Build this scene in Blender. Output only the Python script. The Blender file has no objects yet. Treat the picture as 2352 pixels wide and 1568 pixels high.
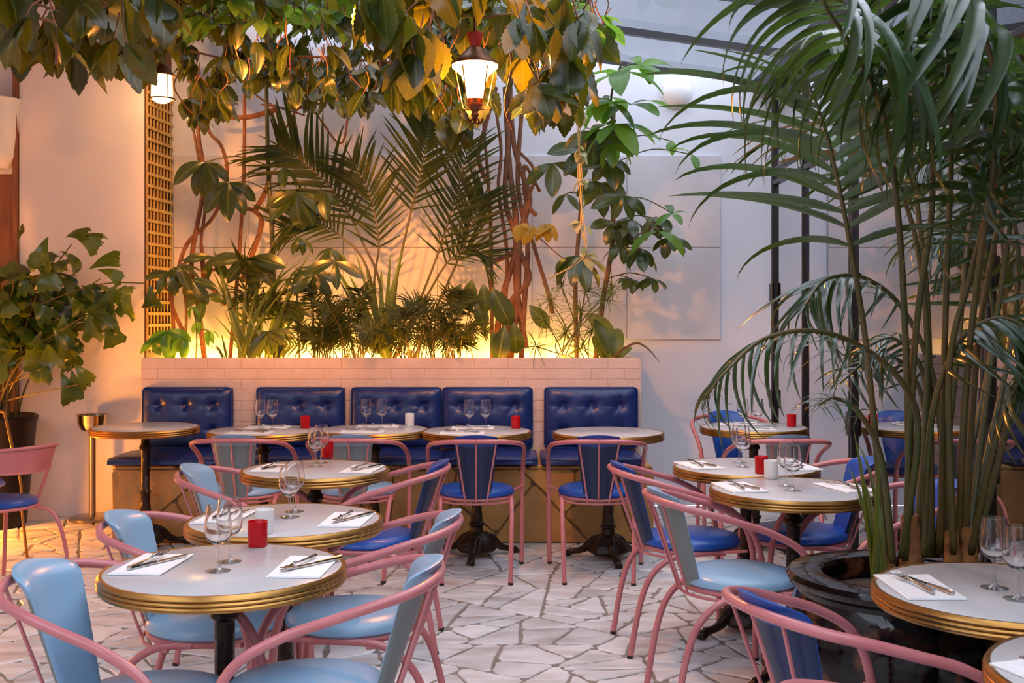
import bpy, math, random
from math import sin, cos, pi, radians, sqrt, atan2
from mathutils import Vector, Matrix
random.seed(7)
C = bpy.context.scene.collection
SC = bpy.context.scene
# ------------------------------------------------------------------ camera, world, exposure, large lights
F, CX, HY, H = 2580.0, 1176.0, 726.0, 1.42          # focal length in pixels, image centre, horizon row, eye height (frame 2352x1568)
def W(px, py, d):
    return Vector(((px - CX) * d / F, d, H - (py - HY) * d / F))
def PZ(px, py, z=0.0):
    d = (H - z) * F / (py - HY)
    return Vector(((px - CX) * d / F, d, z))
cam = bpy.data.cameras.new('camera')
cam.lens = F / 2352 * 36; cam.sensor_width = 36; cam.shift_y = (HY - 784) / 2352
cam.dof.use_dof = True; cam.dof.focus_distance = 4.6; cam.dof.aperture_fstop = 10
co = bpy.data.objects.new('camera', cam); C.objects.link(co)
co.location = (0, 0, H); co.rotation_euler = (pi / 2, 0, 0)
SC.camera = co
SC.view_settings.view_transform = 'Standard'; SC.view_settings.look = 'None'
SC.view_settings.gamma = 1; SC.view_settings.use_curve_mapping = False
SC.view_settings.exposure = 0.22
SC.cycles.max_bounces = 10; SC.cycles.transparent_max_bounces = 24
SC.cycles.diffuse_bounces = 4; SC.cycles.transmission_bounces = 8; SC.cycles.glossy_bounces = 5
SC.cycles.sample_clamp_indirect = 4.0
world = bpy.data.worlds.new('sky'); SC.world = world; world.use_nodes = True
bg = world.node_tree.nodes['Background']
bg.inputs[0].default_value = (0.84, 0.89, 1.02, 1); bg.inputs[1].default_value = 3.9   # overcast daylight
WARM = (1.0, 0.36, 0.07)
def lamp(name, kind, loc, energy, color, size=0.05, rot=None, spot=None, blend=0.5):
    l = bpy.data.lights.new(name, kind); l.energy = energy; l.color = color
    if kind == 'AREA': l.size = size
    else: l.shadow_soft_size = size
    if spot: l.spot_size = spot; l.spot_blend = blend
    o = bpy.data.objects.new(name, l); C.objects.link(o); o.location = loc
    if rot: o.rotation_euler = rot
    return o
# warm electric lamps: the two lanterns, lamps on the left hand wall, the strip of uplights in the planter
lamp('lantern_light', 'POINT', W(1091, 195, 5.4), 190, WARM, 0.05)
lamp('lantern_light', 'POINT', W(372, 212, 7.6), 17, (1.0, 0.50, 0.20), 0.04)
lamp('wall_lamp_light', 'POINT', (-4.0, 6.4, 1.9), 6, (1.0, 0.34, 0.05), 0.12)
lamp('floor_lamp_light', 'POINT', (-3.66, 6.98, 0.42), 78, (1.0, 0.32, 0.02), 0.08)
for x, tx in ((-1.25, -1.45), (-0.80, 0.05)):   # added fill spots above the frame, no fixtures, to warm the niche
    dv = Vector((tx, 8.4, 1.9)) - Vector((x, 5.3, 2.95))
    lamp('niche_fill_spot', 'SPOT', (x, 5.3, 2.95), 400, (1.0, 0.34, 0.05), 0.06, dv.to_track_quat('-Z', 'Y').to_euler(), radians(58), 0.9)
for px in range(410, 1400, 72):
    lamp('planter_light', 'POINT', (W(px, 840, 8.37).x, 8.37, 1.075), 4.6 if px < 1300 else 2.6, (1.0, 0.53, 0.08), 0.02)
for px in (450, 640, 900, 1100, 1300):  # second row added behind the front bricks as orange fill for the niche
    lamp('planter_light', 'POINT', (W(px, 840, 7.66).x, 7.68, 1.09), 7.5 if px < 1200 else 4, (1.0, 0.36, 0.04), 0.03)

# ------------------------------------------------------------------ materials
def mat(name, col, rough=0.5, metal=0.0, col2=None, nscale=8.0, bump=0.0, bscale=40.0, coat=0.0, rand=0.0, spec=0.5, stretch=None, contrast=(0.35, 0.65)):
    m = bpy.data.materials.new(name); m.use_nodes = True
    nt = m.node_tree; b = nt.nodes['Principled BSDF']
    b.inputs['Base Color'].default_value = (*col, 1); b.inputs['Roughness'].default_value = rough
    b.inputs['Metallic'].default_value = metal; b.inputs['Coat Weight'].default_value = coat
    b.inputs['Specular IOR Level'].default_value = spec
    tc = nt.nodes.new('ShaderNodeTexCoord'); vec = tc.outputs['Object']
    if stretch:
        mp = nt.nodes.new('ShaderNodeMapping'); mp.inputs['Scale'].default_value = stretch
        nt.links.new(vec, mp.inputs['Vector']); vec = mp.outputs['Vector']
    src = None
    if col2 is not None:
        n = nt.nodes.new('ShaderNodeTexNoise'); n.inputs['Scale'].default_value = nscale; n.inputs['Detail'].default_value = 6
        nt.links.new(vec, n.inputs['Vector'])
        r = nt.nodes.new('ShaderNodeValToRGB'); r.color_ramp.elements[0].position = contrast[0]; r.color_ramp.elements[1].position = contrast[1]
        r.color_ramp.elements[0].color = (*col, 1); r.color_ramp.elements[1].color = (*col2, 1)
        nt.links.new(n.outputs['Fac'], r.inputs['Fac']); src = r.outputs['Color']
        nt.links.new(src, b.inputs['Base Color'])
    if rand:
        oi = nt.nodes.new('ShaderNodeObjectInfo'); ge = nt.nodes.new('ShaderNodeNewGeometry')
        ad = nt.nodes.new('ShaderNodeMath'); ad.operation = 'ADD'
        nt.links.new(oi.outputs['Random'], ad.inputs[0]); nt.links.new(ge.outputs['Random Per Island'], ad.inputs[1])
        fr = nt.nodes.new('ShaderNodeMath'); fr.operation = 'FRACT'; nt.links.new(ad.outputs[0], fr.inputs[0])
        mr = nt.nodes.new('ShaderNodeMapRange'); mr.inputs['To Min'].default_value = 1 - rand; mr.inputs['To Max'].default_value = 1 + rand
        nt.links.new(fr.outputs[0], mr.inputs['Value'])
        hs = nt.nodes.new('ShaderNodeHueSaturation'); nt.links.new(mr.outputs[0], hs.inputs['Value'])
        if src: nt.links.new(src, hs.inputs['Color'])
        else: hs.inputs['Color'].default_value = (*col, 1)
        nt.links.new(hs.outputs['Color'], b.inputs['Base Color'])
    if bump:
        n2 = nt.nodes.new('ShaderNodeTexNoise'); n2.inputs['Scale'].default_value = bscale; n2.inputs['Detail'].default_value = 4
        nt.links.new(vec, n2.inputs['Vector'])
        bp = nt.nodes.new('ShaderNodeBump'); bp.inputs['Strength'].default_value = bump; bp.inputs['Distance'].default_value = 0.02
        nt.links.new(n2.outputs['Fac'], bp.inputs['Height']); nt.links.new(bp.outputs['Normal'], b.inputs['Normal'])
    return m
def leaf_mat(name, c1, c2, c3, rough=0.35, trans=0.35, tcol=(0.25, 0.42, 0.04), vein=0.0, spec=0.5):
    """three leaf greens picked at random per leaf, pale midrib, light passing through the blade"""
    m = bpy.data.materials.new(name); m.use_nodes = True; nt = m.node_tree; L = nt.links.new
    b = nt.nodes['Principled BSDF']; out = nt.nodes['Material Output']
    oi = nt.nodes.new('ShaderNodeObjectInfo'); ge = nt.nodes.new('ShaderNodeNewGeometry')
    ad = nt.nodes.new('ShaderNodeMath'); ad.operation = 'ADD'; L(oi.outputs['Random'], ad.inputs[0]); L(ge.outputs['Random Per Island'], ad.inputs[1])
    fr = nt.nodes.new('ShaderNodeMath'); fr.operation = 'FRACT'; L(ad.outputs[0], fr.inputs[0])
    r = nt.nodes.new('ShaderNodeValToRGB'); e = r.color_ramp.elements
    e[0].color = (*c1, 1); e[1].color = (*c3, 1); k = e.new(0.6); k.color = (*c2, 1); L(fr.outputs[0], r.inputs['Fac'])
    col = r.outputs['Color']
    if vein:
        uv = nt.nodes.new('ShaderNodeUVMap'); sp = nt.nodes.new('ShaderNodeSeparateXYZ'); L(uv.outputs[0], sp.inputs[0])
        s = nt.nodes.new('ShaderNodeMath'); s.operation = 'SUBTRACT'; L(sp.outputs[0], s.inputs[0]); s.inputs[1].default_value = 0.5
        a = nt.nodes.new('ShaderNodeMath'); a.operation = 'ABSOLUTE'; L(s.outputs[0], a.inputs[0])
        lt = nt.nodes.new('ShaderNodeMapRange'); lt.inputs['From Min'].default_value = 0.015; lt.inputs['From Max'].default_value = 0.05
        lt.inputs['To Min'].default_value = vein; lt.inputs['To Max'].default_value = 0; L(a.outputs[0], lt.inputs['Value'])
        # side veins, slanting from the midrib
        y2 = nt.nodes.new('ShaderNodeMath'); y2.operation = 'SUBTRACT'; L(sp.outputs[1], y2.inputs[0]); L(a.outputs[0], y2.inputs[1])
        ms = nt.nodes.new('ShaderNodeMath'); ms.operation = 'MULTIPLY'; ms.inputs[1].default_value = 44.0; L(y2.outputs[0], ms.inputs[0])
        sn = nt.nodes.new('ShaderNodeMath'); sn.operation = 'SINE'; L(ms.outputs[0], sn.inputs[0])
        gr = nt.nodes.new('ShaderNodeMapRange'); gr.inputs['From Min'].default_value = 0.9; gr.inputs['From Max'].default_value = 1.0
        gr.inputs['To Max'].default_value = vein * 0.5; L(sn.outputs[0], gr.inputs['Value'])
        mx = nt.nodes.new('ShaderNodeMath'); mx.operation = 'MAXIMUM'; L(lt.outputs[0], mx.inputs[0]); L(gr.outputs[0], mx.inputs[1])
        mi = nt.nodes.new('ShaderNodeMixRGB'); L(mx.outputs[0], mi.inputs['Fac']); L(col, mi.inputs[1])
        mi.inputs[2].default_value = (0.22, 0.26, 0.08, 1); col = mi.outputs[0]
    L(col, b.inputs['Base Color']); b.inputs['Roughness'].default_value = rough; b.inputs['Specular IOR Level'].default_value = spec
    t = nt.nodes.new('ShaderNodeBsdfTranslucent'); hs = nt.nodes.new('ShaderNodeMixRGB'); hs.inputs['Fac'].default_value = 0.6
    L(col, hs.inputs[1]); hs.inputs[2].default_value = (*tcol, 1); L(hs.outputs[0], t.inputs['Color'])
    ms2 = nt.nodes.new('ShaderNodeMixShader'); ms2.inputs['Fac'].default_value = trans
    L(b.outputs[0], ms2.inputs[1]); L(t.outputs[0], ms2.inputs[2]); L(ms2.outputs[0], out.inputs['Surface'])
    return m
def emit(name, col, s):
    m = bpy.data.materials.new(name); m.use_nodes = True; nt = m.node_tree
    b = nt.nodes['Principled BSDF']; b.inputs['Base Color'].default_value = (0.9, 0.85, 0.75, 1)
    b.inputs['Emission Color'].default_value = (*col, 1); b.inputs['Emission Strength'].default_value = s
    t = nt.nodes.new('ShaderNodeBsdfTransparent'); t.inputs['Color'].default_value = (1, 0.92, 0.8, 1); mx = nt.nodes.new('ShaderNodeMixShader'); mx.inputs['Fac'].default_value = 0.4
    nt.links.new(t.outputs[0], mx.inputs[1]); nt.links.new(b.outputs[0], mx.inputs[2]); nt.links.new(mx.outputs[0], nt.nodes['Material Output'].inputs['Surface'])
    return m
def glass_mat(name, col=(1, 1, 1), rough=0.0, ior=1.45):
    m = bpy.data.materials.new(name); m.use_nodes = True; b = m.node_tree.nodes['Principled BSDF']
    b.inputs['Base Color'].default_value = (*col, 1); b.inputs['Roughness'].default_value = rough
    b.inputs['Transmission Weight'].default_value = 1; b.inputs['IOR'].default_value = ior
    return m
def thin_glass(name, tint, refl=0.08, bump=0.0, rough=0.05):
    m = bpy.data.materials.new(name); m.use_nodes = True; nt = m.node_tree; L = nt.links.new
    nt.nodes.remove(nt.nodes['Principled BSDF']); out = nt.nodes['Material Output']
    t = nt.nodes.new('ShaderNodeBsdfTransparent'); t.inputs['Color'].default_value = (*tint, 1)
    g = nt.nodes.new('ShaderNodeBsdfGlossy'); g.inputs['Roughness'].default_value = rough
    mx = nt.nodes.new('ShaderNodeMixShader'); mx.inputs['Fac'].default_value = refl
    L(t.outputs[0], mx.inputs[1]); L(g.outputs[0], mx.inputs[2])
    if bump:   # rain drops lying on the panes
        tc = nt.nodes.new('ShaderNodeTexCoord'); v = nt.nodes.new('ShaderNodeTexVoronoi'); v.inputs['Scale'].default_value = 60
        L(tc.outputs['Object'], v.inputs['Vector'])
        n = nt.nodes.new('ShaderNodeTexNoise'); n.inputs['Scale'].default_value = 3; L(tc.outputs['Object'], n.inputs['Vector'])
        mr = nt.nodes.new('ShaderNodeMapRange'); mr.inputs['From Min'].default_value = 0.0; mr.inputs['From Max'].default_value = 0.45
        mr.inputs['To Min'].default_value = 1.0; mr.inputs['To Max'].default_value = 0.0; L(v.outputs['Distance'], mr.inputs['Value'])
        mu = nt.nodes.new('ShaderNodeMath'); mu.operation = 'MULTIPLY'; L(mr.outputs[0], mu.inputs[0]); L(n.outputs['Fac'], mu.inputs[1])
        dm = nt.nodes.new('ShaderNodeBsdfDiffuse'); dm.inputs['Color'].default_value = (0.75, 0.78, 0.8, 1)
        m2 = nt.nodes.new('ShaderNodeMath'); m2.operation = 'MULTIPLY'; m2.inputs[1].default_value = bump; L(mu.outputs[0], m2.inputs[0])
        m3 = nt.nodes.new('ShaderNodeMixShader'); L(m2.outputs[0], m3.inputs['Fac']); L(mx.outputs[0], m3.inputs[1]); L(dm.outputs[0], m3.inputs[2])
        L(m3.outputs[0], out.inputs['Surface'])
    else:
        L(mx.outputs[0], out.inputs['Surface'])
    return m

# ------------------------------------------------------------------ mesh helpers
class MB:
    def __init__(s): s.v = []; s.f = []; s.uv = {}
    def add(s, vs, fs, uvs=None):
        o = len(s.v); s.v += [tuple(p) for p in vs]
        for f in fs:
            s.f.append(tuple(i + o for i in f))
        if uvs is not None:
            for i, u in enumerate(uvs): s.uv[o + i] = u
    def box(s, x0, x1, y0, y1, z0, z1, M=None):
        vs = [Vector(p) for p in ((x0,y0,z0),(x1,y0,z0),(x1,y1,z0),(x0,y1,z0),(x0,y0,z1),(x1,y0,z1),(x1,y1,z1),(x0,y1,z1))]
        if M: vs = [M @ p for p in vs]
        s.add(vs, [(0,3,2,1),(4,5,6,7),(0,1,5,4),(1,2,6,5),(2,3,7,6),(3,0,4,7)])
    def bbox(s, x0, x1, y0, y1, z0, z1, b=0.004, M=None):
        """box with bevelled edges (a rounded block)"""
        vs = []
        for z, i in ((z0, b), (z0 + b, 0), (z1 - b, 0), (z1, b)):
            a = [(x0+i+(b if i == 0 else 0), y0+i), (x1-i-(b if i == 0 else 0), y0+i), (x1-i, y0+i+(b if i == 0 else 0)), (x1-i, y1-i-(b if i == 0 else 0)),
                 (x1-i-(b if i == 0 else 0), y1-i), (x0+i+(b if i == 0 else 0), y1-i), (x0+i, y1-i-(b if i == 0 else 0)), (x0+i, y0+i+(b if i == 0 else 0))]
            vs += [Vector((p[0], p[1], z)) for p in a]
        if M: vs = [M @ p for p in vs]
        fs = [tuple(range(7, -1, -1)), tuple(range(24, 32))]
        for k in range(3):
            for j in range(8):
                fs.append((k*8+j, k*8+(j+1) % 8, k*8+8+(j+1) % 8, k*8+8+j))
        s.add(vs, fs)
    def tube(s, pts, r, n=8, cap=True):
        pts = [Vector(p) for p in pts]
        rs = r if isinstance(r, (list, tuple)) else [r] * len(pts)
        t0 = (pts[1] - pts[0]).normalized()
        a = Vector((0, 0, 1)) if abs(t0.z) < 0.9 else Vector((1, 0, 0))
        u = t0.cross(a).normalized(); rings = []
        for i, p in enumerate(pts):
            t = (pts[min(i+1, len(pts)-1)] - pts[max(i-1, 0)])
            t = t.normalized() if t.length > 1e-9 else t0
            u = (u - t * u.dot(t)); u = u.normalized() if u.length > 1e-6 else t.orthogonal().normalized()
            w = t.cross(u)
            rings.append([p + (u * cos(2*pi*k/n) + w * sin(2*pi*k/n)) * rs[i] for k in range(n)])
        vs = [q for g in rings for q in g]; fs = []
        for i in range(len(pts) - 1):
            for k in range(n):
                fs.append((i*n+k, i*n+(k+1) % n, (i+1)*n+(k+1) % n, (i+1)*n+k))
        if cap: fs += [tuple(range(n-1, -1, -1)), tuple((len(pts)-1)*n + k for k in range(n))]
        s.add(vs, fs)
    def lathe(s, prof, n=32, c=(0, 0, 0), flute=0, fl=0.0):
        vs = []; fs = []; m = len(prof)
        for k in range(n):
            a = 2*pi*k/n
            for r, z in prof:
                q = r * (1 + fl * cos(flute * a)) if flute else r
                vs.append((c[0] + q*cos(a), c[1] + q*sin(a), c[2] + z))
        for k in range(n):
            for i in range(m - 1):
                fs.append((k*m+i, ((k+1) % n)*m+i, ((k+1) % n)*m+i+1, k*m+i+1))
        if prof[0][0] > 1e-6 and prof[0] != prof[-1]: fs.append(tuple(k*m for k in range(n-1, -1, -1)))
        if prof[-1][0] > 1e-6 and prof[0] != prof[-1]: fs.append(tuple(k*m + m-1 for k in range(n)))
        s.add(vs, fs)
    def ellipsoid(s, c, r, n=10, m=7, M=None):
        vs = []; fs = []
        for i in range(m + 1):
            th = pi * i / m
            for k in range(n):
                p = Vector((c[0] + r[0]*sin(th)*cos(2*pi*k/n), c[1] + r[1]*sin(th)*sin(2*pi*k/n), c[2] + r[2]*cos(th)))
                vs.append(M @ p if M else p)
        for i in range(m):
            for k in range(n):
                fs.append((i*n+k, (i+1)*n+k, (i+1)*n+(k+1) % n, i*n+(k+1) % n))
        s.add(vs, fs)
    def grid(s, fn, nu, nv, closed=False):
        vs = [fn(i/nu, j/nv) for j in range(nv+1) for i in range(nu+1)]
        s.add(vs, [(j*(nu+1)+i, j*(nu+1)+i+1, (j+1)*(nu+1)+i+1, (j+1)*(nu+1)+i) for j in range(nv) for i in range(nu)])
    def mesh(s, name, m=None, smooth=35):
        me = bpy.data.meshes.new(name); me.from_pydata(s.v, [], s.f)
        if s.uv:
            l = me.uv_layers.new(name='UVMap')
            for lp in me.loops: l.data[lp.index].uv = s.uv.get(lp.vertex_index, (0.5, 0.5))
        if m: me.materials.append(m)
        if smooth:
            me.polygons.foreach_set('use_smooth', [True] * len(me.polygons))
            if smooth < 180: me.set_sharp_from_angle(angle=radians(smooth))
        me.update(); return me
    def build(s, name, m, parent=None, smooth=35, loc=None):
        return ob(name, s.mesh(name, m, smooth), parent, loc)
def ob(name, me, parent=None, loc=None, M=None):
    o = bpy.data.objects.new(name, me); C.objects.link(o)
    if parent: o.parent = parent
    if loc is not None: o.location = loc
    if M is not None: o.matrix_local = M
    return o
def tag(o, label, cat, group=None):
    o['label'] = label; o['category'] = cat
    if group: o['group'] = group
    return o
def thing(name, loc, label, cat, group=None, rz=0.0):
    o = bpy.data.objects.new(name, None); C.objects.link(o); o.location = loc; o.rotation_euler = (0, 0, rz)
    o.empty_display_size = 0.1
    return tag(o, label, cat, group)
def struct(o):
    o['kind'] = 'structure'; return o
def sroot(name):
    o = bpy.data.objects.new(name, None); C.objects.link(o); o['kind'] = 'structure'; return o
def stuff(o):
    o['kind'] = 'stuff'; return o
def dup(root, loc, rz, label, group=None):
    r = root.copy(); C.objects.link(r); r.location = loc; r.rotation_euler = (0, 0, rz); r['label'] = label
    if group: r['group'] = group
    for ch in list(root.children):
        c = ch.copy(); C.objects.link(c); c.parent = r
        for g in list(ch.children):
            d = g.copy(); C.objects.link(d); d.parent = c
    return r
def spline(pts, k=6):
    """Catmull-Rom through points (tuples or Vectors)"""
    P = [Vector(p) for p in pts]; out = []
    for i in range(len(P) - 1):
        a, b, c, d = P[max(i-1, 0)], P[i], P[i+1], P[min(i+2, len(P)-1)]
        for j in range(k):
            t = j / k
            out.append(0.5 * ((2*b) + (c-a)*t + (2*a-5*b+4*c-d)*t*t + (3*b-a-3*c+d)*t**3))
    out.append(P[-1]); return out
# ------------------------------------------------------------------ palette
M_wall = mat('plaster_white', (0.80, 0.81, 0.88), 0.85, col2=(0.77, 0.77, 0.83), nscale=1.3, bump=0.06, bscale=30)
M_panel = mat('panel_paint', (0.72, 0.70, 0.74), 0.8, col2=(0.62, 0.59, 0.61), nscale=2.2, bump=0.03, bscale=60)
M_pinkwall = mat('plaster_blush', (0.78, 0.74, 0.73), 0.85, col2=(0.74, 0.69, 0.67), nscale=1.0, bump=0.06, bscale=25)
M_brick = mat('painted_brick', (0.72, 0.54, 0.45), 0.7, col2=(0.66, 0.48, 0.39), nscale=9, bump=0.25, bscale=55)
M_stone = mat('paving_stone', (0.80, 0.785, 0.78), 0.40, col2=(0.42, 0.35, 0.31), nscale=4.0, bump=0.22, bscale=16, rand=0.13, stretch=(1, 2.2, 1), contrast=(0.42, 0.80))
M_mortar = mat('mortar', (0.32, 0.27, 0.23), 0.9, col2=(0.22, 0.18, 0.155), nscale=20, bump=0.3)
M_cladding = mat('bench_stone', (0.52, 0.28, 0.08), 0.5, col2=(0.30, 0.14, 0.04), nscale=4, bump=1.0, bscale=9, rand=0.22, contrast=(0.35, 0.8))
M_joint = mat('bench_mortar', (0.22, 0.13, 0.06), 0.9, col2=(0.14, 0.08, 0.04), nscale=20)
M_black = mat('black_steel', (0.014, 0.012, 0.014), 0.35, 0.3)
M_wood = mat('brown_wood', (0.26, 0.10, 0.03), 0.5, col2=(0.18, 0.06, 0.02), nscale=4, stretch=(6, 6, 0.6))
M_trellis = mat('trellis_wood', (0.50, 0.34, 0.12), 0.6, col2=(0.38, 0.24, 0.08), nscale=12)
M_mirror = mat('mirror_glass', (0.80, 0.80, 0.83), 0.015, 1.0)
_nt = M_mirror.node_tree; _b = _nt.nodes['Principled BSDF']; _lw = _nt.nodes.new('ShaderNodeLayerWeight'); _lw.inputs['Blend'].default_value = 0.5
_r = _nt.nodes.new('ShaderNodeValToRGB'); _r.color_ramp.elements[0].position = 0.25; _r.color_ramp.elements[0].color = (0.12, 0.12, 0.12, 1)
_r.color_ramp.elements[1].position = 0.74; _r.color_ramp.elements[1].color = (0.92, 0.92, 0.92, 1); _e = _r.color_ramp.elements.new(0.55); _e.color = (0.34, 0.34, 0.34, 1)
_d = _nt.nodes.new('ShaderNodeBsdfDiffuse'); _d.inputs['Color'].default_value = (0.012, 0.014, 0.013, 1); _m = _nt.nodes.new('ShaderNodeMixShader')
_nt.links.new(_lw.outputs['Facing'], _r.inputs['Fac']); _nt.links.new(_r.outputs['Color'], _m.inputs['Fac']); _nt.links.new(_d.outputs[0], _m.inputs[1]); _nt.links.new(_b.outputs[0], _m.inputs[2])
_nt.links.new(_m.outputs[0], _nt.nodes['Material Output'].inputs['Surface'])
M_roofglass = thin_glass('roof_glass', (0.80, 0.83, 0.86), 0.10, 0.8)
M_roofdirty = thin_glass('wet_dirty_roof_glass', (0.62, 0.64, 0.67), 0.10, 0.5)
M_soil = mat('soil', (0.035, 0.022, 0.014), 0.95, col2=(0.07, 0.045, 0.03), nscale=30, bump=0.8, bscale=60)
M_white = mat('white_enamel', (0.80, 0.79, 0.80), 0.45)
M_grey = mat('grey_render', (0.19, 0.20, 0.22), 0.9, col2=(0.14, 0.15, 0.17), nscale=0.6)
DW, GX, PF, BF, LW = 8.46, 1.97, 7.48, 7.03, 7.98
XL, YB = -4.6, -3.0
zroof = lambda x: 3.14 + 0.141 * (GX - x)
# ------------------------------------------------------------------ irregular polygons (paving and stone cladding)
def area(p): return 0.5 * sum(p[i][0]*p[(i+1) % len(p)][1] - p[(i+1) % len(p)][0]*p[i][1] for i in range(len(p)))
def clip(p, n, c):
    a, b = [], []
    for i in range(len(p)):
        q, r = p[i], p[(i+1) % len(p)]
        dq, dr = n[0]*q[0]+n[1]*q[1]-c, n[0]*r[0]+n[1]*r[1]-c
        (a if dq <= 0 else b).append(q)
        if dq * dr < 0:
            t = dq/(dq-dr); x = (q[0]+t*(r[0]-q[0]), q[1]+t*(r[1]-q[1])); a.append(x); b.append(x)
    return a, b
def split(p, target, rnd, out):
    A = abs(area(p))
    if len(p) < 3 or A < target * rnd.uniform(0.55, 1.9): out.append(p); return
    best = max(((p[i], p[j]) for i in range(len(p)) for j in range(i)), key=lambda e: (e[0][0]-e[1][0])**2 + (e[0][1]-e[1][1])**2)
    ang = atan2(best[0][1]-best[1][1], best[0][0]-best[1][0]) + radians(rnd.uniform(-42, 42))
    n = (cos(ang), sin(ang)); d = [n[0]*q[0]+n[1]*q[1] for q in p]
    c = min(d) + (max(d)-min(d)) * rnd.uniform(0.36, 0.64)
    for h in clip(p, n, c):
        if len(h) >= 3: split(h, target, rnd, out)
def inset(p, w):
    if area(p) < 0: p = p[::-1]
    q = list(p)
    for i in range(len(p)):
        a, b = p[i], p[(i+1) % len(p)]; dx, dy = b[0]-a[0], b[1]-a[1]; L = sqrt(dx*dx+dy*dy)
        if L < 1e-6: continue
        n = (dy/L, -dx/L); q = clip(q, n, n[0]*a[0]+n[1]*a[1]-w)[0]
        if len(q) < 3: return None
    return q
def worn(p, rnd, amp):
    """chipped outline: corners cut, edges slightly uneven"""
    o = []; n = len(p)
    for i in range(n):
        a, b, c = p[i-1], p[i], p[(i+1) % n]
        la = sqrt((a[0]-b[0])**2+(a[1]-b[1])**2); lc = sqrt((c[0]-b[0])**2+(c[1]-b[1])**2)
        ka = min(0.3, 0.025/max(la, 1e-4)); kc = min(0.3, 0.025/max(lc, 1e-4))
        o.append((b[0]+(a[0]-b[0])*ka, b[1]+(a[1]-b[1])*ka)); o.append((b[0]+(c[0]-b[0])*kc, b[1]+(c[1]-b[1])*kc))
        if lc > 0.09:
            j = rnd.uniform(0.0, amp); m = ((b[0]+c[0])/2, (b[1]+c[1])/2); dx, dy = (c[0]-b[0])/lc, (c[1]-b[1])/lc
            o.append((m[0]-dy*j, m[1]+dx*j))
    return o
def slab(p, h0, h1, bev=0.006):
    """flat stone with a rounded upper arris; returns verts (x, y, h) and faces"""
    cx = sum(q[0] for q in p)/len(p); cy = sum(q[1] for q in p)/len(p); n = len(p)
    def sh(q, w):
        dx, dy = cx-q[0], cy-q[1]; L = sqrt(dx*dx+dy*dy) or 1; return (q[0]+dx/L*w, q[1]+dy/L*w)
    v = [(q[0], q[1], h0) for q in p] + [(q[0], q[1], h1-bev*0.7) for q in p] + [(*sh(q, bev), h1) for q in p]
    f = []
    for k in range(2):
        for j in range(n): f.append((k*n+j, k*n+(j+1) % n, (k+1)*n+(j+1) % n, (k+1)*n+j))
    f.append(tuple(range(2*n, 3*n))); return v, f
# ------------------------------------------------------------------ floor
b = MB(); b.box(XL, GX + 0.1, YB, DW, -0.12, -0.007)
floor = struct(b.build('floor', M_mortar, smooth=0))
rnd = random.Random(11); pieces = []
split([(XL+0.02, 1.6), (GX-0.02, 1.6), (GX-0.02, DW-0.02), (XL+0.02, DW-0.02)], 0.062, rnd, pieces)
cand = []
for p in pieces:
    q = inset(p, rnd.uniform(0.003, 0.007))
    if not q or abs(area(q)) < 0.004: continue
    q = worn(q, rnd, 0.012); cx = sum(t[0] for t in q)/len(q); cy = sum(t[1] for t in q)/len(q)
    seen = abs(cx) < 0.47*cy + 0.15 and cy > 2.2 and not (cy > 7.1 and -2.6 < cx < 0.9) and cy < 8.4
    cand.append((0 if seen else 1, cy, q))
cand.sort(key=lambda e: (e[0], e[1]))
rest = MB()
for i, (ns, cy, q) in enumerate(cand):
    v, f = slab(q, -0.012, rnd.uniform(-0.0012, 0.0))
    if i < 300 and ns == 0:
        k = MB(); k.add(v, f); k.build('paving_stone', M_stone, floor, smooth=0)
    else: rest.add(v, f)
split_far = []
split([(XL+0.02, YB), (GX-0.02, YB), (GX-0.02, 1.6), (XL+0.02, 1.6)], 0.16, rnd, split_far)
for p in split_far:
    q = inset(p, 0.008)
    if q: rest.add(*slab(q, -0.012, 0.0))
stuff(rest.build('outlying_paving', M_stone, floor, smooth=0))
# ------------------------------------------------------------------ walls
def prism_wall(name, poly_xz, y0, y1, m):
    """a wall given by its outline in x and z, running from y0 to y1"""
    n = len(poly_xz); k = MB()
    k.add([(x, y0, z) for x, z in poly_xz] + [(x, y1, z) for x, z in poly_xz],
          [tuple(range(n)), tuple(range(2*n-1, n-1, -1))] + [(i, (i+1) % n, n+(i+1) % n, n+i) for i in range(n)])
    return struct(k.build(name, m, smooth=0))
wb = prism_wall('wall_back', [(XL, 0), (GX+0.02, 0), (GX+0.02, zroof(GX)), (XL, zroof(XL))], DW, DW+0.2, M_wall)
pw = DW - 0.022
px_cols = [(W(a, 0, pw).x, W(c, 0, pw).x) for a, c in ((398, 572), (572, 788), (788, 1005), (1005, 1222), (1222, 1440), (1440, 1655))]
for x0, x1 in px_cols:
    for z0, z1 in ((W(0, 780, pw).z, W(0, 568, pw).z), (W(0, 568, pw).z, W(0, 357, pw).z)):
        k = MB(); k.bbox(x0+0.0015, x1-0.0015, DW-0.024, DW-0.001, z0+0.0015, z1-0.0015, 0.0025); k.build('wall_panel', M_panel, wb, smooth=0)
xb0, xb1 = W(44, 0, LW).x, W(330, 0, LW).x
wl = prism_wall('wall_left_pier', [(xb0, 0), (xb1, 0), (xb1, zroof(xb1)), (xb0, zroof(xb0))], LW, DW-0.002, M_pinkwall)
k = MB(); k.box(xb0-0.035, xb0-0.005, LW-0.03, LW+0.2, 0, zroof(xb0)-0.02); struct(k.build('trim_1', M_wood, smooth=0))
zs = W(0, 398, LW).z
prism_wall('wall_left_recess', [(XL, zs), (xb0-0.037, zs), (xb0-0.037, zroof(xb0)), (XL, zroof(XL))], LW+0.02, DW-0.002, M_pinkwall)
dr = sroot('door_1')
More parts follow.
